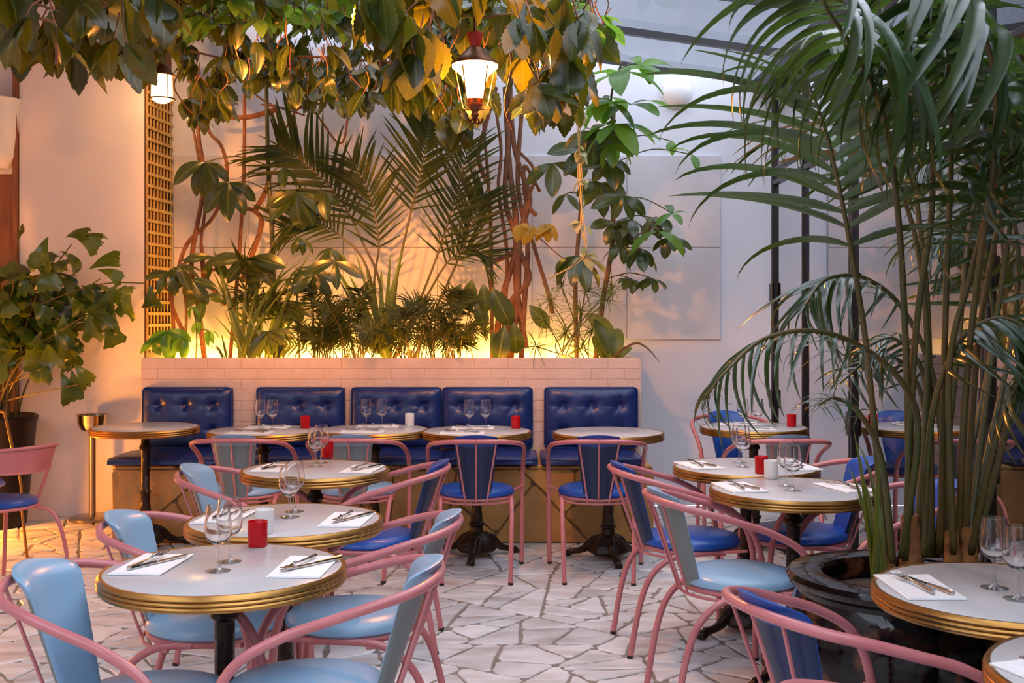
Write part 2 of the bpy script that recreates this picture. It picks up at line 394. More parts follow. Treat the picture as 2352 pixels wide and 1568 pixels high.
for i in range(7):
    x1 = xb0-0.037 - i*0.15
    k = MB(); k.bbox(x1-0.147, x1, LW+0.05, LW+0.10, 0.01, zs-0.002, 0.006); k.build('door_plank', M_wood, dr, smooth=0)
k = MB(); k.box(XL-0.15, XL, YB, DW, 0, zroof(XL)); struct(k.build('wall_left', M_pinkwall, smooth=0))
prism_wall('wall_front', [(XL, 0), (GX+0.1, 0), (GX+0.1, 3.1), (XL, 3.4)], YB-0.2, YB, M_wood)
# building seen through the roof, beyond the back wall
k = MB(); k.box(-14, 12, 12.0, 12.5, 0, 7.5)
nb = thing('neighbour_house', (0, 12, 0), 'grey rendered house front seen dimly through the glass roof', 'building')
k.build('facade', M_grey, nb, smooth=0, loc=(0, -12, 0))
# ------------------------------------------------------------------ mirrored glass front on the right, with folding door frames
posts = [DW-0.045, 7.54, 6.48, 4.645, 2.75, 0.85, -1.1]
ztr0, ztr1 = 2.40, 2.53
for i, y in enumerate(posts):
    w = sroot('window_%d' % (i+1)); w.location = (0, 0, 0)
    k = MB(); hw = 0.036 if i != 1 else 0.02
    k.bbox(GX-0.022, GX+0.01, y-hw, y-0.006, 0, 3.10, 0.005); k.bbox(GX-0.022, GX+0.01, y+0.006, y+hw, 0, 3.10, 0.005)
    k.box(GX-0.014, GX+0.005, y-0.01, y+0.01, 0, 3.1)
    k.build('post', M_black, w, smooth=0)
    if i != 1:
        for zc in (1.60, 0.80):
            k = MB(); k.bbox(GX-0.034, GX-0.018, y-hw-0.012, y+hw+0.012, zc-0.07, zc+0.07, 0.008); k.build('hinge', M_black, w, smooth=0)
    y1 = posts[i+1] if i+1 < len(posts) else YB
    k = MB(); k.box(GX, GX+0.012, y1, y, 0.0, 3.12); k.build('mirror_pane', M_mirror, w, smooth=0)
    for z0, z1, n in ((ztr0, ztr0+0.035, 'transom'), (ztr1-0.03, ztr1, 'transom'), (0.0, 0.06, 'bottom_rail'), (3.05, 3.11, 'top_rail')):
        k = MB(); k.bbox(GX-0.022, GX+0.01, y1+0.03, y-0.03, z0, z1, 0.004); k.build(n, M_black, w, smooth=0)
k = MB(); k.box(GX-0.10, GX+0.15, YB, DW+0.1, 3.10, 3.16); k.bbox(GX-0.16, GX-0.09, YB, DW, 3.09, 3.20, 0.01)
struct(k.build('trim_2', M_black, smooth=0))
# ------------------------------------------------------------------ glass roof: rafters run down the slope, panes between
rf = sroot('ceiling'); ry = [DW+0.05, 7.54, 6.48, 5.56, 4.645, 3.72, 2.75, 1.8, 0.85, -0.1, -1.1, -2.1, YB]
for i, y in enumerate(ry):
    k = MB(); v = [(XL, zroof(XL)), (GX, zroof(GX)), (GX, zroof(GX)+0.045), (XL, zroof(XL)+0.045)]
    k.add([(x, y-0.024, z) for x, z in v] + [(x, y+0.024, z) for x, z in v], [(0,1,2,3), (7,6,5,4), (0,4,5,1), (1,5,6,2), (2,6,7,3), (3,7,4,0)])
    k.build('rafter', M_black, rf, smooth=0)
    if i + 1 < len(ry):
        xe = (XL, -2.0, -0.68, 0.65, GX)
        for j in range(4):
            xa, xc = xe[j], xe[j+1]
            k = MB(); k.add([(xa, y, zroof(xa)+0.05), (xc, y, zroof(xc)+0.05), (xc, ry[i+1], zroof(xc)+0.05), (xa, ry[i+1], zroof(xa)+0.05)], [(0, 1, 2, 3)])
            bd = (j == 0 and i < 7) or (j == 1 and i > 1); k.build('shading_board' if bd else 'roof_pane', M_wood if bd else (M_roofdirty if i < 2 else M_roofglass), rf, smooth=0)  # opaque boards replace some panes, added to cut daylight on the left
# ------------------------------------------------------------------ planter wall of painted bricks, stone bench under it
zt = 1.142; xp0, xp1 = -2.47, 0.862
pl = sroot('wall_planter')
k = MB(); k.box(xp0+0.006, xp1-0.006, PF+0.001, PF+0.11, 0, zt-0.006); k.box(xp1-0.11, xp1-0.006, PF+0.1, DW-0.003, 0, zt-0.006)
k.build('core', M_brick, pl, smooth=0)
k = MB(); k.box(xp0, xp1-0.11, PF+0.11, DW-0.003, 0.5, 1.03); k.build('soil', M_soil, pl, smooth=0)
rb = random.Random(5); bl, bh = 0.222, 0.0705; nrow = 10
for r in range(nrow):
    z1 = zt - r*bh; z0 = z1 - bh
    x = xp0 - (bl/2 if r % 2 else 0.0)
    while x < xp1 - 0.01:
        a, c = max(x, xp0), min(x + bl, xp1)
        if c - a > 0.03:
            k = MB(); o = rb.uniform(0, 0.0015)
            k.bbox(a+0.0007, c-0.0007, PF-0.002-o, PF+0.06, z0+0.0007, z1-0.0007, 0.002); k.build('brick', M_brick, pl, smooth=0)
        x += bl
for r in range(nrow):
    z1 = zt - r*bh; z0 = z1-bh; y = PF+0.06
    while y < DW-0.05:
        k = MB(); k.bbox(xp1-0.05, xp1+0.003, y+0.0015, min(y+bl, DW)-0.0015, z0+0.0015, z1-0.0015, 0.004); k.build('brick', M_brick, pl, smooth=0); y += bl
xs0, xs1, zs1 = W(255, 0, BF).x, W(1500, 0, BF).x, 0.487
bench = sroot('wall_bench'); k = MB(); k.box(xs0+0.01, xs1-0.01, BF+0.012, PF-0.001, 0, zs1-0.01); k.build('core', M_joint, bench, smooth=0)
def clad(poly, fn):
    out = []; split(poly, 0.13, rb, out)
    for p in out:
        q = inset(p, 0.0025)
        if not q or abs(area(q)) < 0.002: continue
        v, f = slab(worn(q, rb, 0.012), 0.0, rb.uniform(0.015, 0.024), 0.009)
        k = MB(); k.add([fn(*t) for t in v], f); k.build('cladding_stone', M_cladding, bench, smooth=0)
clad([(xs0, 0), (xs1, 0), (xs1, zs1-0.02), (xs0, zs1-0.02)], lambda x, z, h: (x, BF+0.018-h, z))
clad([(xs0, BF-0.01), (xs1, BF-0.01), (xs1, PF-0.01), (xs0, PF-0.01)], lambda x, y, h: (x, y, zs1-0.02+h))
clad([(BF, 0), (PF, 0), (PF, zs1-0.02), (BF, zs1-0.02)], lambda y, z, h: (xs1-0.018+h, y, z))
k = MB(); k.bbox(xp1-0.02, GX-0.06, DW-0.014, DW-0.001, 0, 0.05, 0.003); struct(k.build('baseboard_back', M_wall, smooth=0))
# ------------------------------------------------------------------ trellis on the side of the niche
M_darkbacking = mat('dark_backing', (0.10, 0.045, 0.015), 0.7)
TLB = 0.46
t0, t1 = Vector((xb1+0.022, LW+0.012, 0)), Vector((W(395, 0, DW-0.03).x, DW-0.03, 0))
k = MB(); k.box(0, TLB, 0.012, 0.02, 1.0, 3.6, Matrix.Translation(t0) @ Matrix.Rotation(atan2(t1.y-t0.y, t1.x-t0.x), 4, 'Z')); struct(k.build('trim_3', M_darkbacking, smooth=0))  # dark backing added so the gaps between the slats read dark
tr = thing('trellis', t0, 'tall narrow lattice of yellow wooden slats in the planter corner', 'trellis')
ang = atan2(t1.y-t0.y, t1.x-t0.x); TL = (t1-t0).length; RM = Matrix.Rotation(ang, 4, 'Z'); tz0, tz1 = 1.16, 3.10
for i in range(8):
    u = 0.008 + i*(TL-0.03)/7
    k = MB(); k.bbox(u-0.009, u+0.009, -0.001, 0.009, tz0, tz1, 0.002, RM); k.build('upright_slat', M_trellis, tr, smooth=0)
z = tz0 + 0.03
while z < tz1:
    k = MB(); k.bbox(0, TL-0.012, -0.012, -0.001, z-0.011, z+0.011, 0.002, RM); k.build('cross_slat', M_trellis, tr, smooth=0); z += 0.083
# ------------------------------------------------------------------ globe lamp and left wall lamp
p = W(1553, 213, DW-0.02)
g = thing('globe_lamp', (p.x, DW, p.z), 'round white bulkhead lamp high on the white back wall', 'lamp')
k = MB(); k.ellipsoid((0, -0.045, 0), (0.108, 0.075, 0.108), 24, 14); k.build('globe', M_white, g, 180)
k = MB(); k.tube([(0.112*cos(a), -0.032, 0.112*sin(a)) for a in [2*pi*i/28 for i in range(29)]], 0.007, 6, False); k.build('rim', M_white, g, 60)
k = MB(); k.lathe([(0.09, -0.03), (0.09, 0.0)], 20); me = k.mesh('base', M_grey); me.transform(Matrix.Rotation(-pi/2, 4, 'X')); ob('base', me, g)
p = W(2, 300, LW-0.02)
g = thing('wall_lamp', (p.x-0.16, LW+0.01, p.z), 'white half-drum wall lamp above the wooden door', 'lamp')
k = MB()
def half(u, v):
    a = pi*u; prof = [(0.185, -0.27), (0.235, -0.20), (0.25, -0.05), (0.255, 0.10), (0.26, 0.22)]
    t = v*(len(prof)-1); i = min(int(t), len(prof)-2); q = t-i
    r = prof[i][0]*(1-q)+prof[i+1][0]*q; z = prof[i][1]*(1-q)+prof[i+1][1]*q
    return (r*1.1*cos(a), -r*sin(a)*0.8, z)
k.grid(half, 24, 16); k.build('shade', M_white, g, 60)
k = MB(); k.tube([(0.29*cos(pi*i/24), -0.212*sin(pi*i/24), 0.22) for i in range(25)], 0.006, 6); k.build('rim', M_white, g, 60)
# ------------------------------------------------------------------ materials of the furniture
M_pink = mat('pink_lacquer', (0.60, 0.20, 0.21), 0.32, col2=(0.54, 0.165, 0.17), nscale=10, coat=0.2)
M_pale = mat('pale_blue_vinyl', (0.27, 0.45, 0.63), 0.29, col2=(0.24, 0.41, 0.58), nscale=4, bump=0.05, bscale=160)
M_royal = mat('royal_blue_vinyl', (0.012, 0.085, 0.40), 0.30, col2=(0.010, 0.065, 0.34), nscale=4, bump=0.05, bscale=160)
M_navy = mat('navy_vinyl', (0.008, 0.030, 0.175), 0.30, col2=(0.006, 0.020, 0.12), nscale=3, bump=0.06, bscale=120)
M_marble = mat('white_marble', (0.56, 0.555, 0.56), 0.22, col2=(0.42, 0.41, 0.43), nscale=4.5, contrast=(0.5, 0.95))
M_brass = mat('brass', (0.52, 0.27, 0.075), 0.32, 0.9, col2=(0.36, 0.17, 0.04), nscale=7)
M_brassdark = mat('brass_groove', (0.16, 0.08, 0.02), 0.5, 0.6)
M_iron = mat('cast_iron', (0.018, 0.012, 0.012), 0.32, 0.5, col2=(0.05, 0.03, 0.018), nscale=14, bump=0.5, bscale=30)
M_steel = mat('polished_steel', (0.50, 0.48, 0.46), 0.14, 1.0)
M_brushed = mat('steel_stand', (0.40, 0.35, 0.31), 0.28, 1.0)
M_napkin = mat('white_napkin', (0.86, 0.86, 0.86), 0.9, bump=0.15, bscale=220)
M_glass = glass_mat('clear_glass')
M_thinglass = thin_glass('clear_thin_glass', (0.95, 0.95, 0.95), 0.08)
_nt = M_thinglass.node_tree; _lw = _nt.nodes.new('ShaderNodeLayerWeight'); _lw.inputs['Blend'].default_value = 0.35
_mx = next(n for n in _nt.nodes if n.type == 'MIX_SHADER'); _nt.links.new(_lw.outputs['Facing'], _mx.inputs['Fac'])
M_redglass = mat('red_glass', (0.50, 0.002, 0.006), 0.25, spec=0.3)
M_frost = mat('frosted_glass', (0.80, 0.78, 0.76), 0.5)
M_wax = mat('candle_wax', (0.85, 0.78, 0.66), 0.6)
M_rubber = mat('rubber', (0.02, 0.02, 0.02), 0.7)
# ------------------------------------------------------------------ chairs
M_greyback = mat('grey_vinyl', (0.20, 0.24, 0.25), 0.4, col2=(0.17, 0.20, 0.20), nscale=4)
M_darkback = mat('dark_blue_vinyl', (0.005, 0.022, 0.085), 0.38)
def chair_parts(root, cover):
    shell = M_greyback if cover is M_pale else M_darkback
    for s in (-1, 1):
        k = MB(); k.tube(spline([(0.185*s, 0.10, 0.428), (0.192*s, -0.02, 0.428), (0.193*s, -0.13, 0.412), (0.192*s, -0.215, 0.345), (0.188*s, -0.265, 0.22), (0.182*s, -0.305, 0.0)], 5), 0.0125, 9)
        k.build('rear_leg', M_pink, root, 60)
        k = MB(); k.tube(spline([(0.262*s, 0.205, 0.0), (0.264*s, 0.20, 0.30), (0.266*s, 0.185, 0.48), (0.269*s, 0.13, 0.595), (0.268*s, 0.02, 0.662), (0.262*s, -0.10, 0.702), (0.243*s, -0.20, 0.731), (0.195*s, -0.285, 0.750), (0.10*s, -0.335, 0.760), (0, -0.347, 0.762)], 6), 0.0128, 10)
        arm = k.build('front_leg_and_arm', M_pink, root, 60)
        for q in ((0.262*s, 0.205), (0.182*s, -0.305)):
            k = MB(); k.lathe([(0.0128, 0.0), (0.0136, 0.002), (0.0136, 0.012)], 9, (q[0], q[1], 0)); k.build('leg_tip', M_rubber, root, 60)
        k = MB(); k.tube([(0.185*s, 0.09, 0.430), (0.265*s, 0.17, 0.452)], 0.007, 6); k.build('stretcher', M_pink, root, 60)
    k = MB(); k.tube([(0.203*cos(a), 0.203*sin(a), 0.430) for a in [2*pi*i/32 for i in range(33)]], 0.0105, 7, False)
    k.tube([(0.218*cos(a), 0.223*sin(a), 0.412) for a in [radians(200) + radians(140)*i/16 for i in range(17)]], 0.006, 6)
    k.tube([(-0.19, 0.03, 0.425), (0.19, 0.03, 0.425)], 0.008, 6); k.build('seat_ring', M_pink, root, 60)
    k = MB(); k.lathe([(0.0, 0.434), (0.17, 0.434), (0.205, 0.438), (0.214, 0.448), (0.211, 0.462), (0.196, 0.476), (0.15, 0.487), (0.08, 0.492), (0.0, 0.493)], 36); k.build('seat', cover, root, 50)
    for x in (-1, 0, 1):
        k = MB(); k.tube([(0.106*x, -0.342 + 0.012*abs(x), 0.757), (0.056*x, -0.222+0.004*abs(x), 0.412)], 0.0052, 6); k.build('back_rod', M_pink, root, 60)
    k = MB(); NU, NV = 14, 16
    def pad(u, v, side):
        a = 2*u-1; w = 0.076 + 0.046*min(1, v*1.05)
        z = 0.436 + 0.360*v; y = -0.196 - 0.122*v
        if v > 0.84: y -= 0.030*((v-0.84)/0.16)**2; z -= 0.016*((v-0.84)/0.16)**2*a*a
        th = (0.016 + 0.011*max(0, (v-0.80)/0.20)) * (1-abs(a)**6*0.85) * (1 - max(0, (v-0.93)/0.07)**2*0.8)
        y += 0.045*a*a*(0.5+0.5*v) + (th if side else -th)
        return (w*a*(1-0.10*max(0, (v-0.9)/0.1)**2), y, z)
    mid = lambda A, B: [tuple((p+q)/2 for p, q in zip(u, v)) for u, v in zip(A, B)]
    fr = [pad(i/NU, j/NV, 1) for j in range(NV+1) for i in range(NU+1)]; bk = [pad(i/NU, j/NV, 0) for j in range(NV+1) for i in range(NU+1)]
    n1 = NU+1; N = len(fr); md = mid(fr, bk)
    rim = [i for i in range(n1)] + [j*n1+NU for j in range(1, NV+1)] + [NV*n1+i for i in range(NU-1, -1, -1)] + [j*n1 for j in range(NV-1, 0, -1)]
    for nm_, side, flip, cv in (('backrest', fr, True, cover), ('back_panel', bk, False, shell)):
        fs = []; k = MB()
        for j in range(NV):
            for i in range(NU):
                q = (j*n1+i, j*n1+i+1, (j+1)*n1+i+1, (j+1)*n1+i); fs.append(q[::-1] if flip else q)
        for x in range(len(rim)):
            a_, b_ = rim[x], rim[(x+1) % len(rim)]; q = (a_, b_, N+(x+1) % len(rim), N+x); fs.append(q if flip else q[::-1])
        k.add(side + [md[i] for i in rim], fs); o_ = k.build(nm_, cv, root, 55)
        if nm_ == 'back_panel':        # the cover folds over the top edge
            o_.data.materials.append(cover)
            for pg in o_.data.polygons:
                if pg.center.z > 0.735: pg.material_index = 1
protos = {}
CH = [  # cover, x, y, facing angle (0 = towards +x, 90 = away from the camera), label
 ('pale', -0.905, 2.81, -10, 'pale blue chair with pink tube frame, nearest on the left, at the front left table'),
 ('pale', -0.945, 3.58, -4, 'pale blue chair facing right, second nearest on the left, behind the front table'),
 ('pale', -1.045, 4.72, -6, 'pale blue chair facing right at the rear table of the left row'),
 ('pale', -0.53, 2.91, 181, 'pale blue pink-framed chair facing left at the front left table, cut by the bottom edge'),
 ('pale', -0.515, 3.62, 179, 'pale blue pink-framed chair facing left at the middle table of the left row'),
 ('royal', -0.625, 4.90, 180, 'dark blue pink-framed chair facing left at the rear table of the left row'),
 ('pale', -1.50, 6.29, 92, 'pale blue chair facing the bench, leftmost of the four tucked under bench tables'),
 ('pale', -0.86, 6.29, 89, 'pale blue chair facing the bench, second from left, behind the table with a red candle'),
 ('royal', -0.20, 6.24, 92, 'dark blue chair facing the bench at the fourth bench table, black iron base below it'),
 ('royal', 0.47, 6.24, 88, 'dark blue chair facing the bench at its bare right end table'),
 ('royal', 0.775, 4.88, 6, 'dark blue chair facing right at the rear table of the right pair'),
 ('pale', 0.845, 4.17, 9, 'pale blue chair facing right at the front table of the right pair'),
 ('royal', 1.43, 7.13, -86, 'dark blue chair between the white wall and the corner table, facing the room'),
 ('pale', 1.47, 6.27, 91, 'pale blue chair facing away at the near side of the corner table'),
 ('royal', 1.275, 5.00, 182, 'bright blue chair facing left at the rear table of the right pair, by the mirror'),
 ('royal', 1.35, 4.28, 186, 'bright blue chair facing left behind the potted palm, seen between its stems'),
 ('royal', 0.86, 2.65, 20, 'dark blue chair facing the table beside the black palm pot, lower right'),
 ('pale', 0.80, 1.86, 5, 'pale blue chair of which only the rail and pad top show at the bottom edge'),
]
for cover, x, y, a, label in CH:
    g = 'pink tubular bistro chairs'; rz = radians(a - 90)
    if cover not in protos:
        r = thing('bistro_chair', (x, y, 0), label, 'chair', g, rz); chair_parts(r, M_pale if cover == 'pale' else M_royal); protos[cover] = r
    else: dup(protos[cover], (x, y, 0), rz, label, g)
# the odd pink chair on the far left, with a pressed metal back plate, and a brass chair behind it
p = PZ(-8, 1146, 0.47)
r = thing('cafe_chair', (p.x, p.y, 0), 'pink metal chair with curved back plate and blue seat by the left plant pot', 'chair', None, radians(58))
k = MB(); k.lathe([(0.0, 0.44), (0.17, 0.44), (0.20, 0.444), (0.205, 0.455), (0.19, 0.472), (0.10, 0.482), (0.0, 0.484)], 32); k.build('seat', M_royal, r, 50)
k = MB(); k.tube([(0.203*cos(2*pi*i/32), 0.203*sin(2*pi*i/32), 0.436) for i in range(33)], 0.009, 7, False); k.build('seat_ring', M_pink, r, 60)
k = MB()
def plate(u, v):
    a = radians(200 + 140*u); rr = 0.26 + 0.03*v
    return (rr*cos(a), rr*sin(a)*1.02, 0.64 + 0.10*v + 0.03*sin(pi*u)*(v-0.5))
k.grid(plate, 20, 3); k.grid(lambda u, v: tuple(Vector(plate(u, v)) - Vector((0.004*cos(radians(200+140*u)), 0.004*sin(radians(200+140*u)), 0))), 20, 3)
k.tube([plate(i/20, 1.0) for i in range(21)], 0.009, 7); k.tube([plate(i/20, 0) for i in range(21)], 0.005, 6); k.build('back_plate', M_pink, r, 60)
for s in (-1, 1):
    k = MB(); k.tube([plate(0.5+0.47*s, 0.5), (0.20*s, -0.06, 0.45)], 0.009, 7); k.build('back_post', M_pink, r, 60)
    k = MB(); k.tube(spline([(0.10*s, -0.12, 0.43), (0.17*s, -0.22, 0.40), (0.20*s, -0.28, 0.25), (0.21*s, -0.32, 0.0)], 6), 0.011, 8); k.build('rear_leg', M_pink, r, 60)
    k = MB(); k.tube(spline([(0.10*s, 0.10, 0.43), (0.18*s, 0.19, 0.40), (0.21*s, 0.24, 0.25), (0.22*s, 0.27, 0.0)], 6), 0.011, 8); k.build('front_leg', M_pink, r, 60)
p = PZ(-75, 1300, 0.0)
r = thing('brass_chair', (p.x, p.y, 0), 'brass-legged chair just outside the left edge, one bent leg showing', 'chair')
for sx, sy in ((1, 1), (1, -1), (-1, 1), (-1, -1)):
    k = MB(); k.tube(spline([(0.13*sx, 0.18*sy, 0.86 if sy > 0 else 0.5), (0.17*sx, 0.19*sy, 0.66 if sy > 0 else 0.46), (0.215*sx, 0.20*sy, 0.46 if sy > 0 else 0.40), (0.22*sx, 0.205*sy, 0.3), (0.245*sx, 0.22*sy, 0.0)], 6), 0.009, 8); k.build('leg', M_brass, r, 60)
k = MB(); k.lathe([(0.0, 0.45), (0.19, 0.45), (0.20, 0.46), (0.18, 0.485), (0, 0.49)], 28); k.build('seat', M_royal, r, 50)
k = MB(); k.tube([(-0.13, 0.18, 0.86), (0, 0.21, 0.88), (0.13, 0.18, 0.86)], 0.009, 8); k.build('back_rail', M_brass, r, 60)
# ------------------------------------------------------------------ bistro tables
ZT = 0.742
def table_parts(root):
    R = 0.325
    k = MB(); k.lathe([(0.0, ZT-0.028), (R-0.012, ZT-0.028), (R-0.012, ZT-0.001), (R-0.0135, ZT), (0.0, ZT)], 64); k.build('marble_top', M_marble, root, 40)
    prof = [(R-0.0125, ZT-0.030), (R-0.0125, ZT+0.0008), (R-0.004, ZT+0.0012), (R-0.001, ZT-0.003)]
    for i in range(3):
        z = ZT-0.004-0.0115*i; prof += [(R+0.0005, z-0.0015), (R+0.0025, z-0.0055), (R+0.0005, z-0.0095), (R-0.003, z-0.0108)]
    prof += [(R-0.004, ZT-0.042), (R-0.02, ZT-0.043), (R-0.02, ZT-0.030)]
    k = MB(); k.lathe(prof + [prof[0]], 72); k.build('brass_rim', M_brass, root, 35)
    k = MB(); k.lathe([(0.0, ZT-0.034), (0.16, ZT-0.034), (0.16, ZT-0.046), (0.03, ZT-0.05), (0.0, ZT-0.05)], 24); k.build('top_bracket', M_iron, root, 35)
    k = MB(); k.lathe([(0.024, ZT-0.045), (0.026, 0.64), (0.036, 0.625), (0.038, 0.612), (0.027, 0.600), (0.026, 0.52), (0.026, 0.36), (0.030, 0.352), (0.036, 0.344), (0.030, 0.335), (0.028, 0.30), (0.036, 0.215),
        (0.034, 0.205), (0.046, 0.198), (0.046, 0.188), (0.036, 0.178), (0.040, 0.14), (0.05, 0.11)], 24, flute=8, fl=0.03); k.build('column', M_iron, root, 35)
    k = MB(); k.lathe([(0.036, 0.150), (0.060, 0.135), (0.092, 0.105), (0.112, 0.072), (0.118, 0.050), (0.106, 0.036), (0.09, 0.034), (0.0, 0.05)], 36, flute=6, fl=0.06); k.build('base_dome', M_iron, root, 35)
    for i in range(3):
        a = radians(90 + 120*i + 20); Rm = Matrix.Rotation(a, 4, 'Z')
        k = MB(); pts = [Rm @ Vector(q) for q in ((0.05, 0, 0.115), (0.10, 0, 0.092), (0.145, 0, 0.052), (0.19, 0, 0.034), (0.235, 0, 0.030))]
        k.tube(spline(pts, 4), [0.030, 0.030, 0.031, 0.030, 0.029, 0.027, 0.026, 0.024, 0.023, 0.021, 0.020, 0.019, 0.018, 0.018, 0.019, 0.020, 0.021], 9)
        for q in ((0.085, 0.115), (0.12, 0.085)): k.ellipsoid((q[0], 0, q[1]), (0.018, 0.022, 0.014), 8, 5, Rm)
        ft = k.build('foot', M_iron, root, 60)
        k = MB(); k.ellipsoid((0.245, 0, 0.020), (0.026, 0.024, 0.020), 10, 6, Rm)
        for t in (-1.2, -0.4, 0.4, 1.2): k.ellipsoid((0.268-abs(t)*0.006, 0.0145*t, 0.012), (0.013, 0.0075, 0.012), 8, 5, Rm)
        k.build('paw', M_iron, ft, 60)
def tpos(px, yc): 
    d = (H-ZT)*F/(yc-HY); return ((px-CX)*d/F, d)
TB = [  # key, px, y of the centre of the top, rotation, label
 ('T1', 334, 980, 42, 'bare round marble table beside the steel ice bucket stand', 'bare'),
 ('T2', 605, 988, 38, 'bench table with glasses and red candle before the second cushion from left', 'second bench table'),
 ('T3', 860, 985.5, 42, 'bench table with a white candle, middle one of the five along the bench', 'middle bench table'),
 ('T4', 1095, 989, 34, 'bench table with red candle, fourth along, dark blue chair in front', 'fourth bench table'),
 ('T5', 1397, 992, 48, 'bare round marble table at the right end of the bench', 'bare right'),
 ('TL2', 724, 1077, 30, 'rear table of the left row, two pale chairs behind it', 'rear table of the left row'),
 ('TL3', 655, 1192, 50, 'middle table of the left row, pale candle and two glasses on it', 'middle table of the left row'),
 ('TL4', 516, 1303, 20, 'front table of the left row, large, red candle at its far edge', 'front table of the left row'),
 ('TR1', 1731, 980, 80, 'corner table by the mirrored glass, a red candle at its right', 'corner table'),
 ('TR2', 1713, 1071, 100, 'rear table of the right pair, red and white candles near its edge', 'rear table of the right pair'),
 ('TR3', 1822, 1122, -10, 'front table of the right pair, left of the palm stems', 'front table of the right pair'),
 ('R', 2318, 1356, 60, 'round marble table in front of the black palm pot', 'table before the palm pot'),
 ('RC', 2690, 1556, 0, 'marble table of which only a brass edge shows in the lower right corner', 'corner-cut table'),
]
TP = {}; tp = None
for key, px, yc, rz, label, short in TB:
    x, y = tpos(px, yc); TP[key] = (x, y)
    if tp is None:
        tp = thing('bistro_table', (x, y, 0), label, 'table', 'brass-rimmed marble tables', radians(rz)); table_parts(tp)
    else: dup(tp, (x, y, 0), radians(rz), label)
# ------------------------------------------------------------------ table ware
def glass_parts(root):
    prof_o = [(0.0, 0.0), (0.033, 0.0), (0.0335, 0.0015), (0.028, 0.003), (0.012, 0.006), (0.0055, 0.012), (0.0042, 0.022), (0.0042, 0.058), (0.006, 0.066), (0.014, 0.073), (0.026, 0.082), (0.0335, 0.095), (0.0360, 0.110), (0.0355, 0.128), (0.0325, 0.150), (0.0285, 0.176)]
    prof_i = [(0.0272, 0.1762), (0.0312, 0.150), (0.0341, 0.128), (0.0345, 0.110), (0.0320, 0.097), (0.0240, 0.0845), (0.011, 0.0775), (0.0, 0.0755)]
    k = MB(); k.lathe(prof_o[:9] + [(0.008, 0.069), (0.0, 0.0695)], 28); k.build('stem_and_foot', M_thinglass, root, 60)
    k = MB(); k.lathe([(0.0, 0.0696), (0.0085, 0.0700)] + prof_o[9:] + prof_i, 32); k.build('bowl', M_glass, root, 60)
g0 = None
def glass(px, py, label, zt=ZT):
    global g0
    p = PZ(px, py, zt+0.0005)
    if g0 is None:
        g0 = thing('stemmed_glass', p, label, 'glass', 'stemmed glasses on the tables'); glass_parts(g0)
    else: dup(g0, p, 0, label)
for px, py, l in (
 (598, 985, 'left stemmed glass on the second bench table'), (626, 985, 'right stemmed glass on the second bench table'),
 (841, 982, 'left stemmed glass on the middle bench table'), (877, 982, 'right stemmed glass on the middle bench table'),
 (1078, 985, 'left stemmed glass on the fourth bench table'), (1115, 985, 'right stemmed glass on the fourth bench table'),
 (725, 1071, 'nearer stemmed glass on the rear table of the left row'), (738, 1063, 'farther stemmed glass beside the red candle, rear left-row table'),
 (665, 1188, 'nearer stemmed glass on the middle table of the left row'), (676, 1175, 'farther stemmed glass on the middle table of the left row'),
 (501, 1311, 'nearer stemmed glass on the front table of the left row'), (527, 1290, 'farther stemmed glass on the front table of the left row'),
 (1706, 983, 'left stemmed glass on the corner table by the mirror'), (1741, 983, 'right stemmed glass on the corner table by the mirror'),
 (1706, 1072, 'nearer stemmed glass on the rear table of the right pair'), (1698, 1062, 'farther stemmed glass on the rear table of the right pair'),
 (1821, 1126, 'nearer stemmed glass on the front table of the right pair'), (1806, 1116, 'farther stemmed glass on the front table of the right pair'),
 (2284, 1350, 'left stemmed glass on the table before the palm pot'), (2338, 1376, 'right stemmed glass on the table before the palm pot, near the edge')):
    glass(px, py, l)
def candle(px, py, red, label):
    p = PZ(px, py, ZT+0.0005)
    r = thing('candle_holder', p, label, 'candle', 'red glass candle holders' if red else 'frosted candle holders')
    k = MB(); k.lathe([(0.0, 0.0), (0.026, 0.0), (0.028, 0.003), (0.029, 0.074), (0.0275, 0.075), (0.0260, 0.073), (0.0255, 0.006), (0.0, 0.006)], 28); k.build('cup', M_redglass if red else M_frost, r, 50)
    k = MB(); k.lathe([(0.0, 0.008), (0.02, 0.008), (0.02, 0.026), (0.0, 0.027)], 18); k.tube([(0, 0, 0.026), (0.001, 0, 0.036)], 0.0012, 5); k.build('wax', M_wax, r, 50)
for px, py, red, l in (
 (701, 983, 1, 'red glass candle holder on the second bench table'), (941, 977, 0, 'frosted white candle holder on the middle bench table'),
 (1185, 983, 1, 'red glass candle holder on the fourth bench table'), (752, 1050, 1, 'red candle holder behind the glasses on the rear left-row table'),
 (607, 1224, 0, 'pale frosted candle holder on the middle table of the left row'), (592, 1254, 1, 'red candle holder at the far edge of the front left table'),
 (1818, 979, 1, 'red candle holder on the corner table by the mirror'), (1749, 1087, 1, 'red candle holder on the rear table of the right pair'),
 (1771, 1098, 0, 'white frosted candle holder beside the red one, right pair of tables')):
    candle(px, py, red, l)
